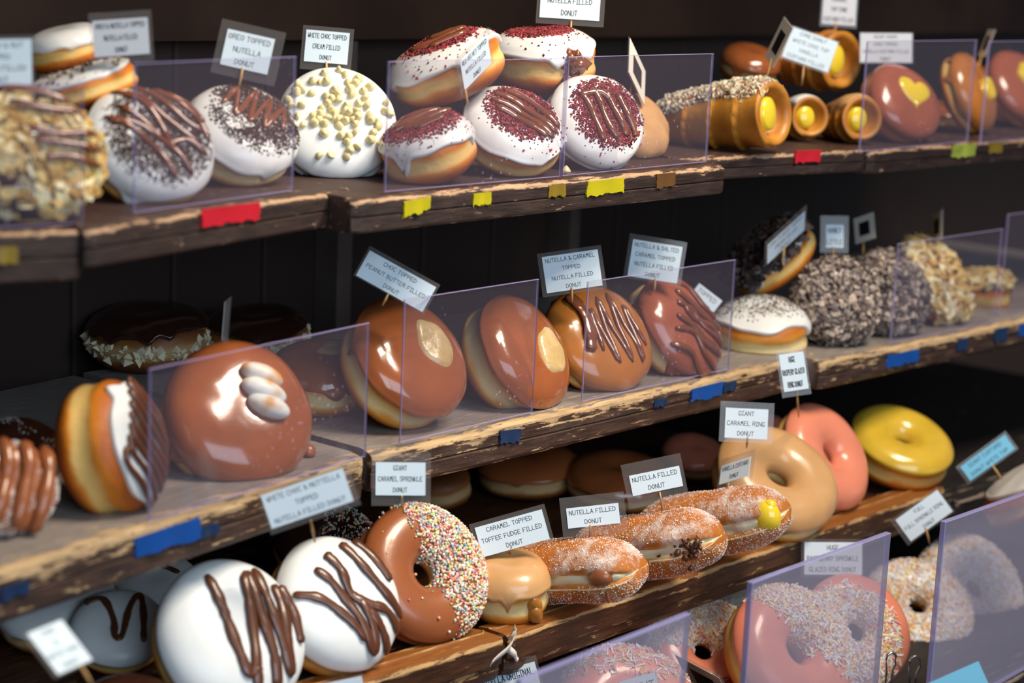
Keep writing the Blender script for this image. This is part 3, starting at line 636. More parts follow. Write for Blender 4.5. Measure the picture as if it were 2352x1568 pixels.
def cone(key, label, c, R, axis, L, z, Y, coat, seed, tip=.45, custard=True, flakes=False, group='custard cones on the top shelf'):
    ax = camvec(np.array(axis, float)); ax /= np.linalg.norm(ax); up = UP - ax * (UP @ ax); up /= np.linalg.norm(up)
    Rm = np.stack([np.cross(up, ax), up, ax], 1)                  # x side, y up, z along the axis to the open end
    nu, nv = 64, 70; V = []; w = Wob(seed, 9, 2.5); turns = 4.3
    for j in range(nv):
        q = j / (nv - 1); zz = -L * (1 - q); rr = tip + (1 - tip) * min(1, q * 1.35) ** .8
        if q < .04: rr *= .55 + q * 11
        for i in range(nu):
            t = 2 * PI * i / nu; sw = (turns * q + i / nu) % 1.0; rd = rr * (1 + .11 * (sw ** 2 - .35)) + .03 * w(np.array([math.cos(t), math.sin(t), zz]))
            V.append((rd * math.cos(t), rd * math.sin(t), zz))
    for (rf, zz) in ((1.0, .07), (.9, .1), (.78, .05), (.7, -.1), (.62, -.5), (.02, -.55)):
        for i in range(nu):
            t = 2 * PI * i / nu; V.append((rf * math.cos(t), rf * math.sin(t), zz + .06 * math.sin(t + 1)))
    V = np.array(V); F = gridf(nv + 6, nu) + [tuple(range(nu - 1, -1, -1))]
    loc, S_, dd = place(V, Rm, c, R, z, Y); root = thing('cone_pastry', label, 'pastry', loc, Rm, group)
    put('pastry', V * S_, F, M['pastry'], root)
    if custard:
        C = []; n2 = 28
        for q in np.linspace(0, 1, 8):
            for i in range(n2):
                t = 2 * PI * i / n2; C.append((.50 * q * math.cos(t) - .16, .60 * q * math.sin(t), .16 * (1 - q ** 2) - .06 - .4 * (q > .99)))
        put('custard', np.array(C) * S_, gridf(8, n2), M['custard'], root)
    if coat:
        Cv = []; nc, nz = 26, 40; w3 = Wob(seed + 4, 8, 3)
        for j in range(nz):
            q = j / (nz - 1); zz = -L * (.96 - .97 * q); rr = tip + (1 - tip) * min(1, q * 1.35) ** .8
            for i in range(nc):
                s = i / (nc - 1) * 2 - 1; t = PI / 2 + s * (1.12 + .2 * w3(np.array([zz, s, 0]))); off = .19 * max(0, 1 - s ** 6) * min(1, 8 * q, 8 * (1 - q)) ** .5 - .04 * (abs(s) > .99)
                Cv.append(((rr + off) * math.cos(t), (rr + off) * math.sin(t), zz))
        F2 = gridf(nz, nc, False); Cv = np.array(Cv); F2 = [q[::-1] for q in F2]
        put('icing', Cv * S_, F2, M[coat], root)
        if flakes: cv, cf = scatter(Cv, F2, 4200, .12, FLAKE, lambda P, N: np.ones(len(P)), 5, .4, .45, .1); put('chocolate_flakes', cv * S_, cf, M['whiteflake'], root, False, kind='stuff')
    DN[key] = type('o', (), dict(d=dd, loc=loc, R=S_)); return root
cone('cone1', 'large cone pastry covered in pale chocolate flakes with custard end', (1775, 262), 74, (.80, .0, .60), 4.2, Z1, None, 'choc', 31, .62, flakes=True)
cone('cone2', 'small cone pastry with smooth white icing beside the flake covered cone', (1860, 268), 46, (.34, .0, .94), 3.6, Z1, None, 'white', 32, .6)
cone('cone3', 'caramel iced cone pastry partly behind the heart donut pane', (1980, 272), 50, (.36, -.03, .93), 3.2, Z1, None, 'caramel', 33, .6)
cone('cone4', 'plain cone pastry lying on top of the other cones', (1930, 138), 66, (.66, -.08, .74), 3.2, None, .07, None, 34, .5)
d = Maker('heart', 'donut', 'reddish chocolate donut with a yellow heart of custard', 'donut', None, (2068, 240), 98, (.5, .42, .76), Z1, None, seed=35, h=.9, wob=.02).ice('choc_red', -.5, .05, .03, drips=0)
d.blob('custard_heart', .08, .12, .5, .06, 'custard', heart=True, irr=.02)
d = Maker('cusR', 'donut', 'chocolate donut standing on edge with pale split, left of the corner pane', 'donut', 'custard donuts at the top right', (2222, 215), 94, (.78, .28, .56), Z1, None, seed=36, h=.9).ice('toffee', .05)
d.blob('custard', .25, .1, .3, .1, 'custard')
d = Maker('cusR2', 'donut', 'chocolate donut behind the corner pane at the top right', 'donut', 'custard donuts at the top right', (2335, 205), 92, (.5, .42, .75), Z1, None, seed=37, h=.9).ice('choc_red', -.2)
d.blob('custard', -.1, .15, .32, .1, 'custard')
Maker('paleR', 'donut', 'small pale donut in shade between the heart donut and the corner pane', 'donut', None, (2168, 268), 56, (.1, .9, .4), Z1, .085, seed=38, h=1.1, dough='dough_dark').ice('choc', .3)
Maker('darkT', 'donut', 'dark reddish donut in deep shade behind the cones', 'donut', None, (1722, 150), 68, (.2, .8, .5), None, .15, seed=39, h=1.2, dough='dough_dark').ice('choc', .0)

# ================================================================ MIDDLE SHELF
d = Maker('cruller', 'donut', 'ridged sugar dusted chocolate pastry at the left edge of the middle shelf', 'pastry', None, (8, 1118), 122, (.55, .3, .78), Z2, seed=41, h=.9, dough='dough_sugar', lobe=(1, .9)).ice('choc_matte', -.2)
d.drizzle([[(x, .8), (x + .08, .3), (x + .02, -.3), (x - .05, -.8)] for x in (-.6, -.2, .2, .6)], .14, 'choc_matte', name='ridge', sep=True)
d.sprinkle('sugar_dust', 2200, .012, OCT, 'sugar', both(fade(0, 0, .9, 1.2), clump(4, -.2)), .3, .6)
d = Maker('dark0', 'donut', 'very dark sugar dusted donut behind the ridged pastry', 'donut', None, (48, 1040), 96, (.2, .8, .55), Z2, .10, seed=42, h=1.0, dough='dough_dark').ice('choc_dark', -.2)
d.sprinkle('sugar_dust', 300, .014, OCT, 'sugar', clump(5, .3))
d = Maker('side', 'donut', 'donut standing on edge with cream and piped chocolate strands facing right', 'donut', None, (250, 1028), 158, (.955, .2, .2), Z2, seed=43, h=1.2, waist=.07).ice('white', .62, .1, .05)
d.drizzle([[(-.75 + .04 * i, .75 - .18 * i), (-.3, .62 - .19 * i), (.2, .55 - .18 * i), (.75, .45 - .16 * i)] for i in range(8)], .06, 'drizzle_matte', name='piped_chocolate')
d = Maker('marsh', 'donut', 'glossy milk chocolate donut topped with toasted marshmallow', 'donut', None, (540, 960), 175, (.46, .40, .79), Z2, seed=44, h=.95, wob=.03, e=.64, dim=.0).ice('choc', .06, .22, .035, drips=3)
bv = d.bvh(); V, F = ICO; P = []
import bmesh
bmx = bmesh.new(); bmesh.ops.create_icosphere(bmx, subdivisions=3, radius=1); SPH = (np.array([v.co[:] for v in bmx.verts]), [tuple(v.index for v in f.verts) for f in bmx.faces]); bmx.free()
for i, (u, v, a, b_) in enumerate([(.13, .42, .30, .14), (.17, .20, .32, .15), (.25, .0, .30, .15)]):
    P.append((SPH[0] * np.array([a, b_, .16]) @ np.array(Matrix.Rotation(-.18, 3, 'Z')).T + d.drop(bv, u, v, .05), SPH[1]))
d.part('marshmallow', *merge(P), 'marsh')
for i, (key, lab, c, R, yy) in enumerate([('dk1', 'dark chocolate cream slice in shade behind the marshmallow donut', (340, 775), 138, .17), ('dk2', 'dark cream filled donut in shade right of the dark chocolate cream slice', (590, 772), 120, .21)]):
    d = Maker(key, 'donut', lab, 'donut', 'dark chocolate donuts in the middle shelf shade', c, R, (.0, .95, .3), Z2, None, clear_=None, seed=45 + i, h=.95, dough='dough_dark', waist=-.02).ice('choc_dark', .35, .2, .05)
    d.sprinkle('cream_filling', 150, .075, OCT, 'cream', lambda P, N: (np.abs(P[:, 2]) < .12) * 1.0, .5, -.2, .3, on=(d.V, d.F))
d = Maker('lying', 'donut', 'chocolate peanut butter donut lying flat in shade behind the pane', 'donut', 'peanut butter donuts', (738, 868), 122, (.05, .9, .43), Z2, .115, seed=47, h=1.15, dough='dough_pale').ice('choc', .2, .1, .03)
d.blob('peanut_butter', .2, .1, .34, .06, 'peanut', asp=.7)
d = Maker('pb1', 'donut', 'chocolate donut with a peanut butter patch, left of the two facing right', 'donut', 'peanut butter donuts', (925, 838), 152, (.60, .46, .65), Z2 + .001, seed=48, h=1.0, e=.6, wob=.03, waist=.12, dough='dough_pale').ice('choc', .2, .1, .045, drips=3)
d.blob('peanut_butter', .20, .24, .44, .05, 'peanut', asp=.66, rot=-50, irr=.1)
d = Maker('pb2', 'donut', 'chocolate donut with a peanut butter patch, right of its peanut butter twin', 'donut', 'peanut butter donuts', (1178, 822), 140, (.74, .38, .55), Z2 + .001, seed=49, h=1.05, e=.6, wob=.03, waist=.12, dough='dough_pale').ice('choc', .2, .1, .045, drips=3)
d.blob('peanut_butter', .34, .14, .44, .06, 'peanut', asp=.66, rot=-62, irr=.16, seed=9)
d = Maker('nc', 'donut', 'toffee glazed donut with a parallel chocolate zigzag and crumbly left side', 'donut', 'striped toffee donuts', (1368, 786), 133, (.5, .46, .73), Z2 + .001, seed=50, h=.85, wob=.045).ice('toffee', -.1, .25, .04)
d.drizzle([zig(.16, .08, 112, 1.25, 1.0, 9, 8, .06, .12)], .042)
d.drizzle([[(-.75, .5), (-.55, .2), (-.4, -.2), (-.35, -.5)]], .12, 'drizzle', name='chocolate_pool', flat=.4)
d = Maker('sc', 'donut', 'toffee glazed donut with wavy chocolate lines under the salted caramel card', 'donut', 'striped toffee donuts', (1548, 760), 130, (.70, .44, .56), Z2 + .001, seed=51, h=.95, wob=.045, waist=.09, dough='dough_pale').ice('choc_red', .1, .15, .035)
d.drizzle([[(-.5, .62 - .27 * i), (-.1, .58 - .25 * i + .06 * (-1) ** i), (.25, .42 - .26 * i), (.6 + .05 * i, .34 - .24 * i)] for i in range(6)] + [[(-.3, .1), (.0, -.02), (.4, .02), (.75, -.2)], [(-.1, -.3), (.2, -.42), (.55, -.4)]], .06)
d = Maker('side2', 'donut', 'white iced donut with chocolate dust lying flat beside the grey flake donut', 'donut', 'cream donuts with dark shavings', (1745, 763), 112, (.0, .92, .38), Z2 + .001, seed=52, h=1.15, dough='dough_pale', waist=.09).ice('white', .38, .3, .05)
d.sprinkle('chocolate_dust', 1300, .016, OCT, 'cookie', fade(0, .3, .7, 1.05), .3, .1)
d = Maker('tilt', 'donut', 'tilted cream donut with dark shavings leaning on the white iced donut', 'donut', 'cream donuts with dark shavings', (1772, 592), 112, (-.6, .72, .34), None, .07, seed=53, h=.78).ice('white', .3, .15, .04)
d.sprinkle('chocolate_shavings', 900, .085, FLAKE, 'shaving', lambda P, N: (N[:, 2] > -.2) * 1.0, .25, .5, .1)
for i, (key, lab, c, R, n) in enumerate([('gray1', 'round donut fully coated in grey flakes, nearer one beside the white iced donut', (1922, 694), 100, (.3, .32, .9)), ('gray2', 'round donut coated in grey flakes half behind the blurred pane', (2042, 674), 97, (.5, .34, .8))]):
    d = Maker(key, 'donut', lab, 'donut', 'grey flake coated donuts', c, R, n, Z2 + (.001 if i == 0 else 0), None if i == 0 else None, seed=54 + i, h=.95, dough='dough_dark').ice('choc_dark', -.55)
    d.sprinkle('chocolate_flakes', 1900, .075, FLAKE, 'nut', lambda P, N: (N[:, 2] > -.45) * 1.0, .45, .25, .25)
d = Maker('almond2', 'donut', 'almond flake donut leaning right on the middle shelf', 'donut', None, (2138, 645), 108, (.62, .48, .62), Z2, seed=56, h=.75).ice('choc', -.2)
d.sprinkle('almond_flakes', 520, .11, FLAKE, 'almond', lambda P, N: (N[:, 2] > .0) * 1.0, .45, .12, .08)
d = Maker('slice', 'donut', 'small almond topped slice with chocolate layer at the right of the middle shelf', 'pastry', None, (2258, 676), 62, (.0, .93, .37), Z2, .008, seed=57, h=1.5, dough='dough', e=.35, lobe=(1, .7)).ice('choc_dark', .15)
d.sprinkle('almond_flakes', 260, .17, FLAKE, 'almond', lambda P, N: (N[:, 2] > .3) * 1.0, .5, .2, .08)

# ================================================================ LOWER TRAY
GW = 'white donuts with brown chocolate stripes'
def stripes(key, lab, c, R, n, z, Y, seed, lines, **k):
    d = Maker(key, 'donut', lab, 'donut', GW, c, R, n, z, Y, seed=seed, wob=.018, clear_=None, **k).ice('white_matte', .05, .1, .035, drips=2)
    if lines: d.drizzle(lines, .072, 'drizzle_matte', flat=.4, sub=8)
    return d
stripes('w1', 'white donut with brown zigzag stripes nearest at the bottom left', (522, 1468), 180, (.54, .40, .74), Z3 - .006, None, 61, [[(-.52, .62), (-.3, .2), (-.08, -.25), (.1, -.55), (.2, -.45), (.12, .1), (.0, .55), (.02, .72), (.2, .3), (.42, -.2), (.55, -.65)], [(.12, .85), (.3, .45), (.5, .05), (.72, -.42), (.66, -.2), (.55, .3), (.4, .68)], [(.2, -.45), (.28, -.75), (.3, -.95)], [(.5, .7), (.7, .4), (.85, .0)]], h=.92)
stripes('w2', 'white donut with brown zigzag stripes and nibbled spot below the wide white card', (762, 1394), 160, (.58, .45, .68), Z3 - .006, None, 62, [[(-.6, .22), (-.3, .05), (.1, -.3), (.45, -.72), (.42, -.5), (.2, -.1), (.0, .0)], [(-.45, .5), (-.2, .3), (.0, .0), (.3, -.08), (.6, -.1), (.9, -.28)], [(-.2, .74), (.1, .5), (.5, .2), (.92, -.05)], [(.05, .9), (.35, .68), (.65, .4)], [(-.85, -.22), (-.5, -.22), (-.1, -.38), (.3, -.62)], [(.2, -.1), (.5, -.35), (.75, -.62)]], h=1.1)
stripes('w3', 'white donut with one brown squiggle in shade beside the nearest striped donut', (272, 1452), 108, (.12, .72, .68), Z3 - .006, None, 63, [[(-.75, .4), (-.4, .5), (-.1, .0), (.0, -.45), (.15, -.4), (.2, .3), (.35, .7), (.5, .2), (.6, -.5)]], h=.9)
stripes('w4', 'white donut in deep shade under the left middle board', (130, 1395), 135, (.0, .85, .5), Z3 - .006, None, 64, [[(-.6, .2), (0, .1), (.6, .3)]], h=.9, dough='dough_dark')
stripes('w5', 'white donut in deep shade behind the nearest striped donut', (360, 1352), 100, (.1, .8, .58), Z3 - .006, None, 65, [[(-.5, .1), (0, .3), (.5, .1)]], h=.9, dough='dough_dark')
d = Maker('sprk', 'ring_donut', 'giant chocolate ring half covered in multicoloured sugar beads', 'donut', 'bead sprinkled chocolate rings', (964, 1322), 162, (.56, .36, .75), Z3 - .006, None, clear_=None, seed=66, h=.72, ring=.2, wob=.015, dough='dough_pale').ice('choc_matte', -.3, .1, .03, drips=3)
d.sprinkle('sugar_beads', 3600, .019, ICO, 'beads', lambda P, N: np.clip(((P[:, 0] * .8 + P[:, 1] * .5) + .07) * 4, .005, 1) * np.clip(1.5 - .9 * np.hypot(P[:, 0] - .1, P[:, 1] - .15) ** 2, .0, 1) * (P[:, 2] > -.1), 1, .6, .0, True)
d = Maker('sprk2', 'ring_donut', 'bead sprinkled chocolate ring in shade behind the wide white card', 'donut', 'bead sprinkled chocolate rings', (752, 1258), 122, (.3, .75, .6), Z3 - .006, None, clear_=None, seed=67, h=.75, ring=.2, dough='dough_pale').ice('choc_dark', -.2)
d.sprinkle('sugar_beads', 900, .022, ICO, 'beads', lambda P, N: (P[:, 0] > -.2) * .7 * (N[:, 2] > 0), 1, .6, 0, True)
d = Maker('fudge', 'donut', 'plump caramel iced donut with toffee fudge oozing at its right', 'donut', None, (1167, 1349), 97, (.04, .9, .43), Z3 - .003, -.028, clear_=None, seed=68, h=1.55, wob=.03, dough='dough_pale', waist=.08).ice('caramel', .12, .12, .05)
g = np.random.default_rng(5); d.part('toffee_filling', *merge([(SPH[0] * np.array([.14, .12, .2]) * g.uniform(.9, 1.3) + np.array([.62 + g.normal(0, .04), -.70 + g.normal(0, .03), .06 - .09 * i]), SPH[1]) for i in range(5)]), 'goo')

def log(key, label, c, R, axis, n, L, zrest, seed, fill, cc=None, cone_=.0):
    ax = camvec(np.array(axis, float)); ax /= np.linalg.norm(ax); zz = camvec(np.array(n, float)); zz -= ax * (zz @ ax); zz /= np.linalg.norm(zz)
    Rm = np.stack([ax, np.cross(zz, ax), zz], 1); nu, nv = 72, 64; V = []; lat = []; w = Wob(seed, 10, 2.2); w2 = Wob(seed + 3, 14, 6)
    if (Rm[:, 1] @ FWD) < 0: sgn = 1
    else: sgn = -1                                             # the side of the split that faces the viewer
    for j in range(nv):
        x = -1 + 2 * j / (nv - 1); x = math.copysign(abs(x) ** .8, x); e = max(1e-3, 1 - abs(x) ** 4.5) ** .42
        for i in range(nu):
            t = 2 * PI * i / nu; y, z = math.cos(t), math.sin(t); z0 = -.08 + .06 * w(np.array([x * 2, 0, 0]))
            gr = math.exp(-((z - z0) / .17) ** 2) * min(1, max(0, y * sgn + .35 + 1.2 * max(0, x - .5)) * 1.6)
            r = e * (1 - .28 * gr); P = np.array([x * L, r * y, .86 * r * z]); P = P * (1 + .045 * w(P) + .02 * w2(P))
            P[2] += .05 * math.sin(x * 2.2 + seed)
            V.append(P); lat.append((0 if gr > .55 else (.3 if gr > .2 else .55)) if gr > .08 else (.62 if z > 0 else -.62))
    V = np.array(V); F = gridf(nv, nu) + [tuple(range(nu - 1, -1, -1)), tuple((nv - 1) * nu + i for i in range(nu))]
    loc, S_, dd = place(V, Rm, c, R, zrest); root = thing('long_donut', label, 'donut', loc, Rm, 'sugared long donuts on the lower tray')
    put('dough', V * S_, F, M['dough_sugar'], root, attrs={'lat': lat})
    dens = lambda P, N: (np.abs(P[:, 2]) > .22) * np.where(P[:, 0] > L * .55, 1, .5)
    sv, sf = scatter(V, F, 5000, .013, OCT, dens, seed, .3, .3); put('sugar_grains', sv * S_, sf, M['sugar'], root, False, kind='stuff')
    pts = [np.array([x * L, sgn * .70 * (1 - abs(x) ** 4) ** .45, -.07 + .05 * math.sin(9 * x)]) for x in np.linspace(-.7, .9, 18)]
    v, f = tube(pts, .2, 10, .8, seed, .25); put('cream', v * S_, f, M['cream'], root)
    g = np.random.default_rng(seed)
    if fill == 'custard': q = [(SPH[0] * np.array([.40, .34, .46]), SPH[1]), (SPH[0] * np.array([.2, .18, .18]) + np.array([.16, .0, .26]), SPH[1])]; m = 'custard'
    elif fill == 'blob': q = [(SPH[0] * np.array([.36, .30, .30]), SPH[1])] + [(SPH[0] * np.array([.05, .05, .2]) + np.array([.12, sgn * .02, -.3 - .1 * i]), SPH[1]) for i in range(3)]; m = 'choc_matte'
    else: q = [(ICO[0] * (1 + .35 * g.normal(size=ICO[0].shape)) * g.uniform(.05, .13) + g.normal(0, 1, 3) * np.array([.24, .1, .17]), ICO[1]) for i in range(60)]; m = 'drizzle_matte'
    v, f = merge(q); put('filling', (v + np.array(cc)) * S_, f, M[m], root)
    DN[key] = type('o', (), dict(d=dd, loc=loc, R=S_)); return root
log('log1', 'sugared long donut with a smooth chocolate blob, left of the three', (1318, 1314), 86, (.80, .12, .58), (-.05, .94, .10), 2.1, Z3 - .003, 71, 'blob', (1.35, -.74, -.03))
log('log2', 'sugared long donut with crumbled chocolate filling, middle of the three', (1488, 1254), 86, (.80, .20, .56), (-.12, .93, .10), 2.2, Z3 - .003, 72, 'crumb', (1.5, -.70, -.05))
log('log3', 'sugared long donut with a yellow custard end, right of the three', (1640, 1198), 86, (.80, .20, .56), (-.12, .93, .10), 2.2, Z3 - .003, 73, 'custard', (1.84, -.50, -.02))
d = Maker('cring', 'ring_donut', 'giant matte caramel iced ring behind the custard filled long donut', 'donut', 'giant plain iced rings', (1776, 1112), 146, (.34, .66, .67), Z3 - .003, clear_=None, seed=74, h=.8, ring=.2, wob=.035, dough='dough_pale').ice('caramel', .1, .1, .03, drips=2)
d = Maker('pring', 'ring_donut', 'giant pink glazed ring standing between caramel and yellow rings', 'donut', 'giant plain iced rings', (1886, 1054), 128, (.62, .42, .66), Z3 - .003, clear_=None, seed=75, h=.72, ring=.18, wob=.015, dough='dough').ice('pink', .12, .08, .03, drips=1)
d = Maker('yring', 'ring_donut', 'yellow glazed ring at the right end of the lower tray', 'donut', 'giant plain iced rings', (2064, 1030), 122, (.2, .8, .57), Z3 - .003, clear_=None, seed=76, h=.78, ring=.16, wob=.012, dough='dough', waist=.08).ice('yellow', .34, .06, .03, drips=1)
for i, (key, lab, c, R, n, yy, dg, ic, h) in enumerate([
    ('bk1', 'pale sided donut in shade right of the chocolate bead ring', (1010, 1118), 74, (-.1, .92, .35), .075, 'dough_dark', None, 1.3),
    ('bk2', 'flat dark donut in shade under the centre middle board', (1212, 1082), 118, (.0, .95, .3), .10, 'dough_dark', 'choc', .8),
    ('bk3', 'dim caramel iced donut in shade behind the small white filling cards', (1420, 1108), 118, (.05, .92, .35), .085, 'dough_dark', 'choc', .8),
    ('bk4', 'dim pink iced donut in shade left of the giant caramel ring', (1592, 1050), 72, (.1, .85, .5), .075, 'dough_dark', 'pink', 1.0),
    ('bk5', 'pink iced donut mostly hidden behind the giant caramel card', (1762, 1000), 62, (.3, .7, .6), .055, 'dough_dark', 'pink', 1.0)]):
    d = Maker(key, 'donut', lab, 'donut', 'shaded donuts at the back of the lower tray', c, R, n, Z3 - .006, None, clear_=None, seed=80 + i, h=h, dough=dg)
    if ic: d.ice(ic, .1)
d = Maker('farR', 'donut', 'blurred white topped donut cut by the right edge of the photo', 'donut', None, (2372, 1128), 130, (-.52, .85, .02), Z3 - .018, None, clear_=None, seed=86, h=.7, dough='dough', dim=0).ice('white', .8, .06, .05)
d = Maker('brownF', 'donut', 'dark chocolate donut peeking in at the bottom left corner', 'donut', None, (285, 1640), 120, (.0, .92, .38), Z3 - .006, None, clear_=None, seed=87, h=.9, dough='dough_dark').ice('choc_dark', .2)

# ================================================================ FRONT TRAY
def ringp(key, lab, c, R, n, seed, ic, dens, nspr, z=Z4 - .004, Y=None, h=.7, ring=.2, edge=-.25, group='coconut sprinkled rings on the front tray'):
    d = Maker(key, 'ring_donut', lab, 'donut', group, c, R, n, z, Y, seed=seed, h=h, ring=ring, wob=.015).ice(ic, edge, .1, .03, drips=2)
    d.sprinkle('coconut_strands', nspr, .052, BAR, 'strand', dens, .72, .12, .02); return d
ringp('cocoF', 'ring fully covered in white coconut strands between two hazy panes', (2102, 1403), 126, (.12, .62, .78), 91, 'white', lambda P, N: (N[:, 2] > -.25) * 1.0, 3400, Z4 - .006, -.10)
ringp('cocoB', 'coconut covered ring behind the hazy pane at the right edge', (2224, 1360), 133, (.42, .42, .80), 92, 'white', lambda P, N: (N[:, 2] > -.25) * 1.0, 3000, Z4 - .006, -.10)
ringp('pinkU', 'pink ring standing upright with coconut strands and bare pink rim', (1957, 1456), 134, (.26, .36, .90), 93, 'pink', lambda P, N: np.clip((1.02 - np.hypot(P[:, 0] + .22, P[:, 1] + .18)) * 5, 0, 1) * (N[:, 2] > -.2), 3000, Z4 - .006, -.142)
ringp('pinkF', 'large pink ring nearest, coconut strands only on its upper right', (1812, 1505), 160, (.46, .46, .76), 94, 'pink', lambda P, N: np.clip((P[:, 0] * .55 + P[:, 1] * .85 - .05) * 5, 0, 1) * (N[:, 2] > -.2), 2600, Z4 - .006, None, edge=.12, h=.8)
ringp('pinkL', 'pink ring with pale coconut strands half hidden left of the nearest pink ring', (1612, 1500), 132, (.12, .55, .82), 95, 'pink', lambda P, N: np.clip((P[:, 1] + .1) * 6, 0, 1) * (N[:, 2] > -.2), 2400, Z4 - .006, None)
ringp('pinkA', 'pink ring seen dimly through the bottom centre pane', (1440, 1635), 165, (.1, .7, .7), 96, 'pink', lambda P, N: np.clip((P[:, 1] - .3) * 6, 0, 1) * (N[:, 2] > -.2), 500, Z4 - .006, None)
ringp('cocoD', 'coconut ring in shade under the lower tray beside the nearest pink ring', (1735, 1405), 105, (.1, .7, .7), 97, 'white', lambda P, N: (N[:, 2] > -.25) * 1.0, 1500, Z4 - .006, None)
d = Maker('jam', 'donut', 'small red jam tart at the bottom edge beside the nearest pink ring', 'pastry', None, (1690, 1622), 86, (.0, .86, .5), Z4 - .006, None, clear_=None, seed=98, h=.8, dough='dough', dim=.2)
d.blob('jam', 0, 0, .72, .1, 'jam', irr=.1)

# ================================================================ CARDS ON TOOTHPICKS
GL = {'A': '00 26 40;12 32', 'B': '00 06 35 33 03;33 41 30 00', 'C': '45 36 16 04 02 10 30 41', 'D': '00 06 26 44 42 20 00', 'E': '46 06 00 40;03 33', 'F': '46 06 00;03 33', 'G': '45 36 16 04 02 10 30 42 22', 'H': '06 00;46 40;03 43',
      'I': '06 36;16 10;00 30', 'J': '16 46;36 31 20 10 01', 'K': '06 00;45 03 40', 'L': '06 00 40', 'M': '00 16 23 36 40', 'N': '00 06 40 46', 'O': '26 15 04 02 11 20 31 42 44 35 26', 'P': '00 06 36 44 33 03', 'Q': '26 04 02 20 42 44 26;22 40',
      'R': '00 06 36 44 33 03;23 40', 'S': '45 36 16 05 04 33 42 31 10 01', 'T': '06 46;26 20', 'U': '06 02 10 30 42 46', 'V': '06 20 46', 'W': '06 10 23 30 46', 'X': '06 40;46 00', 'Y': '06 23 46;23 10', 'Z': '06 46 00 40', '&': '40 05 16 25 12 01 10 20 42', '8': '23 05 16 35 23 01 10 30 41 23', '-': '13 33', '3': '05 16 36 44 23 42 30 10 01', '.': '10 11'}
def letters(lines, w, h, fill=.66, bold=.125):
    n = len(lines); ch = h / n * fill * .62; V = []; F = []; g = random.Random(len(lines[0]) + n)
    adv = lambda c: 3.0 if c == ' ' else (4.3 if c == 'I' else 5.5)
    wid = max(sum(adv(c) for c in l) for l in lines) / 6 * ch; sx = min(1.0, w * .90 / wid)
    for k, l in enumerate(lines):
        lw = sum(adv(c) for c in l) / 6 * ch * sx; x = -lw / 2; y0 = h / 2 - h * (k + .5) / n - ch / 2
        for c in l:
            jy = g.uniform(-.04, .04) * ch
            for st in GL.get(c, '').split(';') if c != ' ' else []:
                pt = [(x + int(p[0]) / 6 * ch * sx, y0 + jy + int(p[1]) / 6 * ch) for p in st.split()]
                for a, b in zip(pt, pt[1:]):
                    dx, dy = b[0] - a[0], b[1] - a[1]; L = math.hypot(dx, dy) or 1e-9; t = ch * bold / 2; ux, uy = dx / L * t, dy / L * t; m = len(V)
                    V += [(a[0] - ux - uy, a[1] - uy + ux, 0), (a[0] - ux + uy, a[1] - uy - ux, 0), (b[0] + ux + uy, b[1] + uy - ux, 0), (b[0] + ux - uy, b[1] + uy + ux, 0)]
                    F.append((m, m + 1, m + 2, m + 3))
            x += adv(c) / 6 * ch * sx
    return np.array(V), F
def card(label, TL, TR, BL, key, dd, lines=None, ins=(.08, .12, .08, .14), k=None, stick=None, paper='paper', flip=False, back=False, sz=0.0, fill=.66, bend=0, group='cards on toothpicks naming the donuts'):
    mid = (np.array(TR, float) + np.array(BL, float)) / 2
    if isinstance(key, tuple): d = (key[0] - CAM[1]) / ray(mid)[1]                 # card hangs at this y
    else: d = DN[key].d + dd if isinstance(key, str) else key
    TL, TR, BL = (np.array(q, float) for q in (TL, TR, BL)); u = TR - TL; v = TL - BL; s = d / FPX
    u2 = np.array([u[0], -u[1]]); v2 = np.array([v[0], -v[1]]); a = u2 @ v2; uz = vz = 0.0
    if k:
        Bq = u2 @ u2 - k * k * (v2 @ v2); sq = (-Bq + math.sqrt(Bq * Bq + 4 * k * k * a * a)) / 2
        if sq > 1: uz = math.sqrt(sq) * (-1 if flip else 1); vz = -a / uz
    else: v2 = v2 - u2 * (a / (u2 @ u2)) * .0
    c = (TR + BL) / 2; loc = at_d(c, d)
    X = camvec(np.array([u2[0], u2[1], uz])); Y = camvec(np.array([v2[0], v2[1], vz])); w = np.linalg.norm(X) * s; X /= np.linalg.norm(X)
    Yh = Y * s; Y = Yh - X * (Yh @ X); h = np.linalg.norm(Y); Y /= h; Zn = np.cross(X, Y); Rm = np.stack([X, Y, Zn], 1)
    root = thing('name_card', label, 'sign', loc, Rm, group)
    sv, sf = box(-w / 2, w / 2, -h / 2, h / 2, -.0004, .0004); o = put('sleeve', sv, sf, M['sleeve'], root, False)
    l, t, r, b = ins; x0, x1, y0, y1 = -w / 2 + l * w, w / 2 - r * w, -h / 2 + b * h, h / 2 - t * h
    pz = .00045
    if back:
        cd_ = put('card', *box(x0, x1, y0, y1, pz, pz + .0003), M['frame_white'], root, False)
        q = .24; put('black_patch', *box(x0 + (x1 - x0) * q, x1 - (x1 - x0) * q, y0 + (y1 - y0) * q, y1 - (y1 - y0) * q, pz + .0003, pz + .0005), M['black_card'], cd_, False)
    else:
        cd_ = put('card', *box(x0, x1, y0, y1, pz, pz + .00025), M[paper], root, False)
        if lines:
            V, F = letters(lines, x1 - x0, y1 - y0, fill); V = V + np.array([(x0 + x1) / 2, (y0 + y1) / 2, pz + .0003]); put('lettering', V, F, M['ink'], cd_, False)
    if stick is not None:
        P0, P1 = stick; A = at_d(P0, d) + Zn * .0012; Bp = at_d(P1, d + sz)
        Rt = Rm.T; A = Rt @ (A - loc); Bp = Rt @ (Bp - loc); v_, f_ = tube([A, A + (Bp - A) * .5, Bp + (Bp - A) * .15], .0011, 8, 1, 1, .02); put('toothpick', v_, f_, M['stick'], root)
    return root
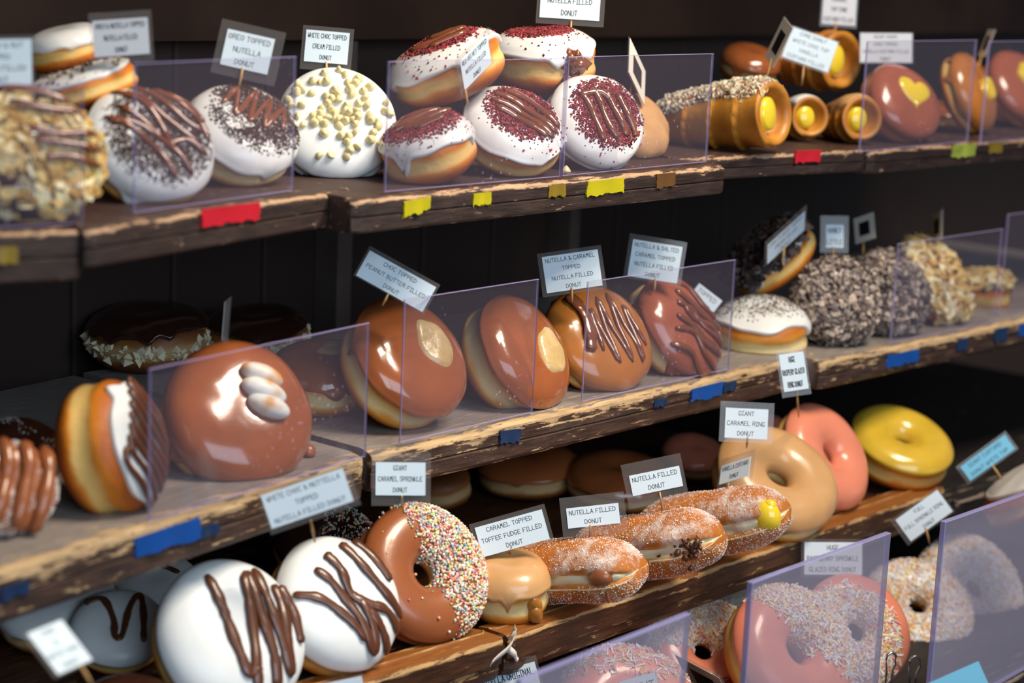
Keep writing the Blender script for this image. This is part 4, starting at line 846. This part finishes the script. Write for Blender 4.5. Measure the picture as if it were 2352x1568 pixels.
N_ = 'NUTELLA'
card('half cut blue card at the left edge above the almond flake donut', (-92, 83), (76, 80), (-88, 202), 'almond', .02, [N_ + ' & NUT', 'TOPPED', N_ + ' FILLED', 'DONUT'], (.06, .08, .03, .03), stick=((-10, 190), (-5, 270)))
card('greyish card with brown rim at the top left', (213, 31), (357, 21), (200, 150), 'stackA', -.03, ['OREO & ' + N_ + ' TOPPED', N_ + ' FILLED', 'DONUT'], (.06, .15, .06, .14), paper='paper_grey', stick=((272, 132), (268, 168)), sz=.02)
card('tilted three line card stuck in the zigzag cookie crumb donut', (509, 42), (655, 75), (485, 166), 'crumb2', .0, ['OREO TOPPED', N_, 'DONUT'], (.12, .16, .14, .18), stick=((558, 155), (549, 198)))
card('upright card above the white chocolate chip donut', (696, 57), (813, 67), (689, 158), 'chips', .015, ['WHITE CHOC TOPPED', 'CREAM FILLED', 'DONUT'], (.07, .1, .08, .18), stick=((750, 142), (749, 172)))
card('card turned sharply sideways among the red velvet donuts', (1048, 150), (1122, 62), (1059, 222), 'rvC', -.06, ['RED VELVET TOPPED', N_ + ' FILLED', 'DONUT'], (.1, .1, .08, .08), k=1.35, flip=True, stick=((1062, 190), (1074, 235)))
card('card cut by the top edge above the back right red velvet donut', (1236, -52), (1392, -42), (1231, 53), 'rvBR', .0, ['RED VELVET TOPPED', N_ + ' FILLED', 'DONUT'], (.05, .08, .07, .13), stick=((1312, 48), (1310, 78)))
card('pale framed card back seen edge on beside the caramel custard donut', (1443, 88), (1487, 152), (1437, 178), 'carcus', -.02, None, (.02, .03, .02, .03), k=1.3, flip=True, back=True, stick=((1448, 190), (1446, 222)))
card('narrow pale card back standing left of the white cone card', (1764, 122), (1804, 35), (1776, 160), 'cone1', .01, None, (.02, .02, .02, .02), k=1.4, back=True, stick=((1775, 135), (1762, 175)))
card('tilted blurred card stuck in the white iced cone', (1815, 56), (1927, 95), (1793, 134), 'cone2', .0, ['CONE DONUT', 'WHITE CHOC TOP', 'VANILLA', 'CUSTARD FILLED'], (.03, .04, .03, .06), stick=((1846, 150), (1842, 190)))
card('dim blurred card at the top edge above the upper cone', (1888, -18), (1973, -12), (1882, 60), 'cone4', .02, ['CARAMEL', 'TOP CONE', 'CUSTARD FILLED'], (.05, .03, .05, .08), paper='paper_grey', stick=((1919, 52), (1918, 80)))
card('wide blurred card behind the heart donut pane', (1972, 74), (2096, 75), (1976, 146), 'heart', .02, ['HEART SHAPE', 'CHOC TOPPED', 'VANILLA CUSTARD FILLED', 'DONUT'], (.01, .03, .03, .04), paper='paper_grey', stick=((2030, 140), (2030, 172)))
card('thin card seen edge on above the standing chocolate custard donut', (2252, 128), (2276, 62), (2258, 136), 'cusR', .0, None, (.05, .05, .05, .05), k=1.5, back=True, stick=((2256, 130), (2246, 165)))
card('bent card seen edge on stuck in the marshmallow donut', (524, 676), (529, 692), (512, 800), 'marsh', .04, None, (.02, .03, .02, .03), k=1.1, stick=((516, 790), (514, 838)), paper='frame_white')
card('steeply tilted card above the left peanut butter donut', (853, 566), (1015, 656), (808, 630), 'pb1', -.055, ['CHOC TOPPED', 'PEANUT BUTTER FILLED', 'DONUT'], (.03, .12, .03, .04), stick=((892, 675), (880, 698)))
card('four line card above the crumbly sided toffee donut', (1240, 582), (1387, 561), (1240, 684), 'nc', -.055, [N_ + ' & CARAMEL', 'TOPPED', N_ + ' FILLED', 'DONUT'], (.07, .09, .06, .08), stick=((1313, 660), (1314, 690)))
card('four line card behind the pane above the wavy striped donut', (1451, 536), (1583, 557), (1427, 636), 'sc', -.035, [N_ + ' & SALTED', 'CARAMEL TOPPED', N_ + ' FILLED', 'DONUT'], (.07, .12, .07, .05), stick=((1505, 640), (1503, 665)))
card('fallen tilted card seen through the pane beside the wavy striped donut', (1607, 650), (1662, 692), (1575, 686), 'sc', .05, ['TOPPED', 'DONUT'], (.02, .02, .02, .02), stick=((1612, 700), (1602, 740)))
card('sideways card leaning on the tilted shavings donut', (1749, 560), (1852, 470), (1757, 612), 'tilt', -.075, ['CHOC FLAKES TOPPED', 'CREAM FILLED', 'DONUT'], (.05, .18, .05, .04), k=1.7, flip=True, stick=((1800, 560), (1798, 600)))
card('small two line card above the nearer grey flake donut', (1888, 495), (1953, 496), (1880, 580), 'gray1', .01, ['HONEY', 'LITTLE'], (.2, .24, .18, .14), stick=((1912, 566), (1914, 596)))
card('dark card back seen from behind above the second grey flake donut', (1966, 500), (2005, 487), (1968, 562), 'gray2', .01, None, (.02, .02, .02, .02), k=.95, back=True, stick=((1985, 555), (1982, 590)))
card('thin card seen edge on above the leaning almond flake donut', (2150, 487), (2158, 480), (2148, 562), 'almond2', .0, None, (.05, .05, .05, .05), k=1.0, back=True, stick=((2150, 550), (2146, 580)))
card('large blurred white card tilted over the left middle board', (595, 1130), (801, 1060), (618, 1230), (-.06,), 0, ['WHITE CHOC & NUTTELLA', 'TOPPED', N_ + ' FILLED DONUT'], (.03, .09, .06, .13), stick=((714, 1195), (722, 1238)), sz=.05)
card('square card above the chocolate bead ring', (852, 1039), (988, 1040), (855, 1161), (-.03,), 0, ['GIANT', 'CARAMEL SPRINKLE', 'DONUT'], (.07, .18, .09, .2), stick=((923, 1138), (926, 1172)), sz=.02)
card('three line card stuck in the plump toffee fudge donut', (1085, 1202), (1258, 1154), (1091, 1286), 'fudge', -.012, ['CARAMEL TOPPED', 'TOFFEE FUDGE FILLED', 'DONUT'], (.06, .13, .05, .02), stick=((1175, 1255), (1172, 1280)), sz=.015)
card('two line card stuck in the left sugared long donut', (1292, 1143), (1440, 1127), (1286, 1237), 'log1', -.01, [N_ + ' FILLED', 'DONUT'], (.09, .27, .1, .23), stick=((1356, 1205), (1356, 1250)), sz=.01)
card('two line card stuck in the middle sugared long donut', (1425, 1068), (1562, 1040), (1446, 1169), 'log2', -.01, [N_ + ' FILLED', 'DONUT'], (.1, .27, .06, .27), stick=((1515, 1130), (1527, 1195)), sz=.01)
card('slanted two line card in front of the giant caramel ring', (1663, 1060), (1734, 1030), (1648, 1133), 'log3', .0, ['VANILLA CUSTARD', 'DONUT'], (.05, .2, .1, .22), k=1.25, stick=((1676, 1110), (1672, 1150)))
card('three line card above the giant caramel ring', (1656, 920), (1780, 926), (1650, 1013), (-.07,), 0, ['GIANT', 'CARAMEL RING', 'DONUT'], (.1, .16, .11, .1), stick=((1717, 1003), (1715, 1025)), sz=.05)
card('narrow tall card above the giant pink ring', (1787, 805), (1854, 795), (1791, 915), (-.075,), 0, ['HUGE', 'RASPERY GLAZED', 'RING DONUT'], (.09, .09, .07, .12), stick=((1830, 900), (1834, 950)), sz=.06)
card('blurred bright blue card above the donut at the right edge', (2193, 1073), (2308, 990), (2226, 1112), 'farR', -.02, ['GIANT CUSTARD', 'DONUT WHITE TOP'], (.06, .12, .05, .1), paper='paper_blue', stick=((2278, 1068), (2300, 1098)))
card('glaring white card tilted at the bottom left corner', (58, 1452), (124, 1430), (142, 1546), (-.10,), 0, ['CHOC', '&', 'WHITE CHOC', 'DONUT'], (.1, .03, .02, .03), k=.95, flip=True, stick=((182, 1530), (208, 1566)))
card('sliver of a pale card at the bottom edge below the striped donuts', (742, 1566), (838, 1546), (750, 1640), 'w2', -.05, ['DONUT'], (.05, .05, .05, .05), stick=((795, 1630), (800, 1680)))
card('pale blue card at the bottom edge left of the centre pane', (1078, 1545), (1232, 1503), (1100, 1640), 'pinkA', -.05, [N_ + ' ORIGINAL', 'DONUT'], (.08, .14, .04, .1), stick=((1170, 1620), (1180, 1680)))
card('thin card back poking above the bottom centre pane', (1322, 1455), (1358, 1490), (1337, 1560), 'pinkA', .06, None, (.02, .03, .02, .03), k=1.2, back=True, stick=((1345, 1540), (1350, 1590)))
card('three line card behind the pane above the pink sprinkled rings', (1838, 1237), (1982, 1238), (1842, 1326), 'pinkU', .03, ['HUGE', 'RASPBERRY SPRINKLE', 'GLAZED RING DONUT'], (.05, .08, .03, .08), stick=((1915, 1318), (1920, 1350)))
card('blue tinted tilted card stuck in the coconut covered ring', (2052, 1190), (2160, 1112), (2078, 1258), (-.13,), 0, ['FULL', 'FULL SPRINKLE RING', 'DONUT'], (.08, .08, .03, .06), stick=((2126, 1212), (2134, 1245)))
card('plain bright blue card clipped to the front tray at the bottom right', (2120, 1572), (2260, 1510), (2128, 1650), 1.36, 0, ['3'], (.02, .02, .02, .02), paper='paper_blue', fill=.3)
card('black and white card back at the bottom edge beside the jam tart', (1545, 1498), (1645, 1535), (1600, 1600), 'jam', -.02, None, (.05, .06, .05, .06), k=1.3, back=True, stick=((1640, 1590), (1660, 1620)))
card('small pale card seen through the bottom centre pane', (1420, 1562), (1508, 1538), (1432, 1620), 'pinkA', -.055, ['DONUT'], (.04, .06, .04, .06), stick=((1470, 1600), (1474, 1640)))

# ---------------------------------------------------------------- small things
def clip(label, p0, wpx, hpx, Y):
    r = at_y(p0, Y); s = ((r - CAM) @ FWD) / FPX; w = wpx * s / 2; h = hpx * s
    pts = [(-w * .7, 0, -h * 1.2), (-w * .75, 0, -h * .5), (-w, 0, -h * .1)] + [(-w * math.cos(t), 0, h * .25 + w * math.sin(t)) for t in np.linspace(.2, PI - .2, 9)] + [(w, 0, -h * .1), (w * .5, 0, -h * .5), (w * .45, 0, -h * 1.2)]
    v, f = tube(pts, .0011, 8, 1, 1, .0); o = put('wire_clip', v, f, M['plug']); o.location = r; o.rotation_euler = (0, 0, -.6); tagit(o, label, 'clip', 'wire clips at the bottom right')
clip('bent wire clip in front of the pink ring edge', (2046, 1520), 24, 42, -.212)
clip('bent wire clip standing between the coconut ring and the right pane', (2101, 1528), 26, 40, -.205)
p = at_z((1300, 396), Z1 + .0015); th = np.linspace(0, 2 * PI, 12, endpoint=False)
V = np.array([(r * math.cos(t), r * math.sin(t), z) for r, z in [(.8, 0), (1, .25), (.85, .6), (.45, 1.1), (.1, 1.4)] for t in th]) * .0038
o = put('chocolate_chip', V, gridf(5, 12) + [tuple(range(11, -1, -1)), tuple(range(48, 60))], M['chip']); o.location = p; tagit(o, 'stray white chocolate chip on the shelf lip below the right red velvet donut', 'chocolate chip')

p = at_z((712, 1046), Z2 + .001); th = np.linspace(0, 2 * PI, 14, endpoint=False)
V = np.array([(r * math.cos(t), r * math.sin(t) * .8 + .15 * z, z) for r, z in [(.8, 0), (1, .3), (.92, .9), (.6, 1.35), (.15, 1.5)] for t in th]) * .0052
o = put('chocolate_drop', V, gridf(5, 14) + [tuple(range(13, -1, -1)), tuple(range(56, 70))], M['choc_matte']); o.location = p; tagit(o, 'small brown chocolate drop lying on the middle shelf right of the marshmallow donut', 'chocolate drop')
c0 = front('l0', (1162, 1494)); dv, nv_ = frontdir('l0'); V = []; F = []
for (a0, a1, w0, w1) in (((.0055, .010), (-.016, -.006), .0035, .002), ((.0, .002), (.012, -.010), .0025, .0015), ((.002, .012), (.006, .016), .003, .003)):
    m = len(V)
    for i in range(9):
        s = i / 8; x = a0[0] + (a1[0] - a0[0]) * s; z = a0[1] + (a1[1] - a0[1]) * s; w = w0 + (w1 - w0) * s; y = .0025 + .002 * math.sin(s * 5)
        for (ww, yy) in ((-w, y), (w, y + .0006), (w, y + .0009), (-w, y + .0003)): V.append(dv * (x + ww * .4) + nv_ * yy + np.array([0, 0, z + ww]))
    F += [(m + i * 4 + j, m + i * 4 + (j + 1) % 4, m + i * 4 + 4 + (j + 1) % 4, m + i * 4 + 4 + j) for i in range(8) for j in range(4)] + [(m, m + 1, m + 2, m + 3), (m + 35, m + 34, m + 33, m + 32)]
o = put('torn_film', np.array(V), F, M['frame_white']); o.location = c0; tagit(o, 'scrap of torn white film at the joint of the two orange brown trays', 'scrap')
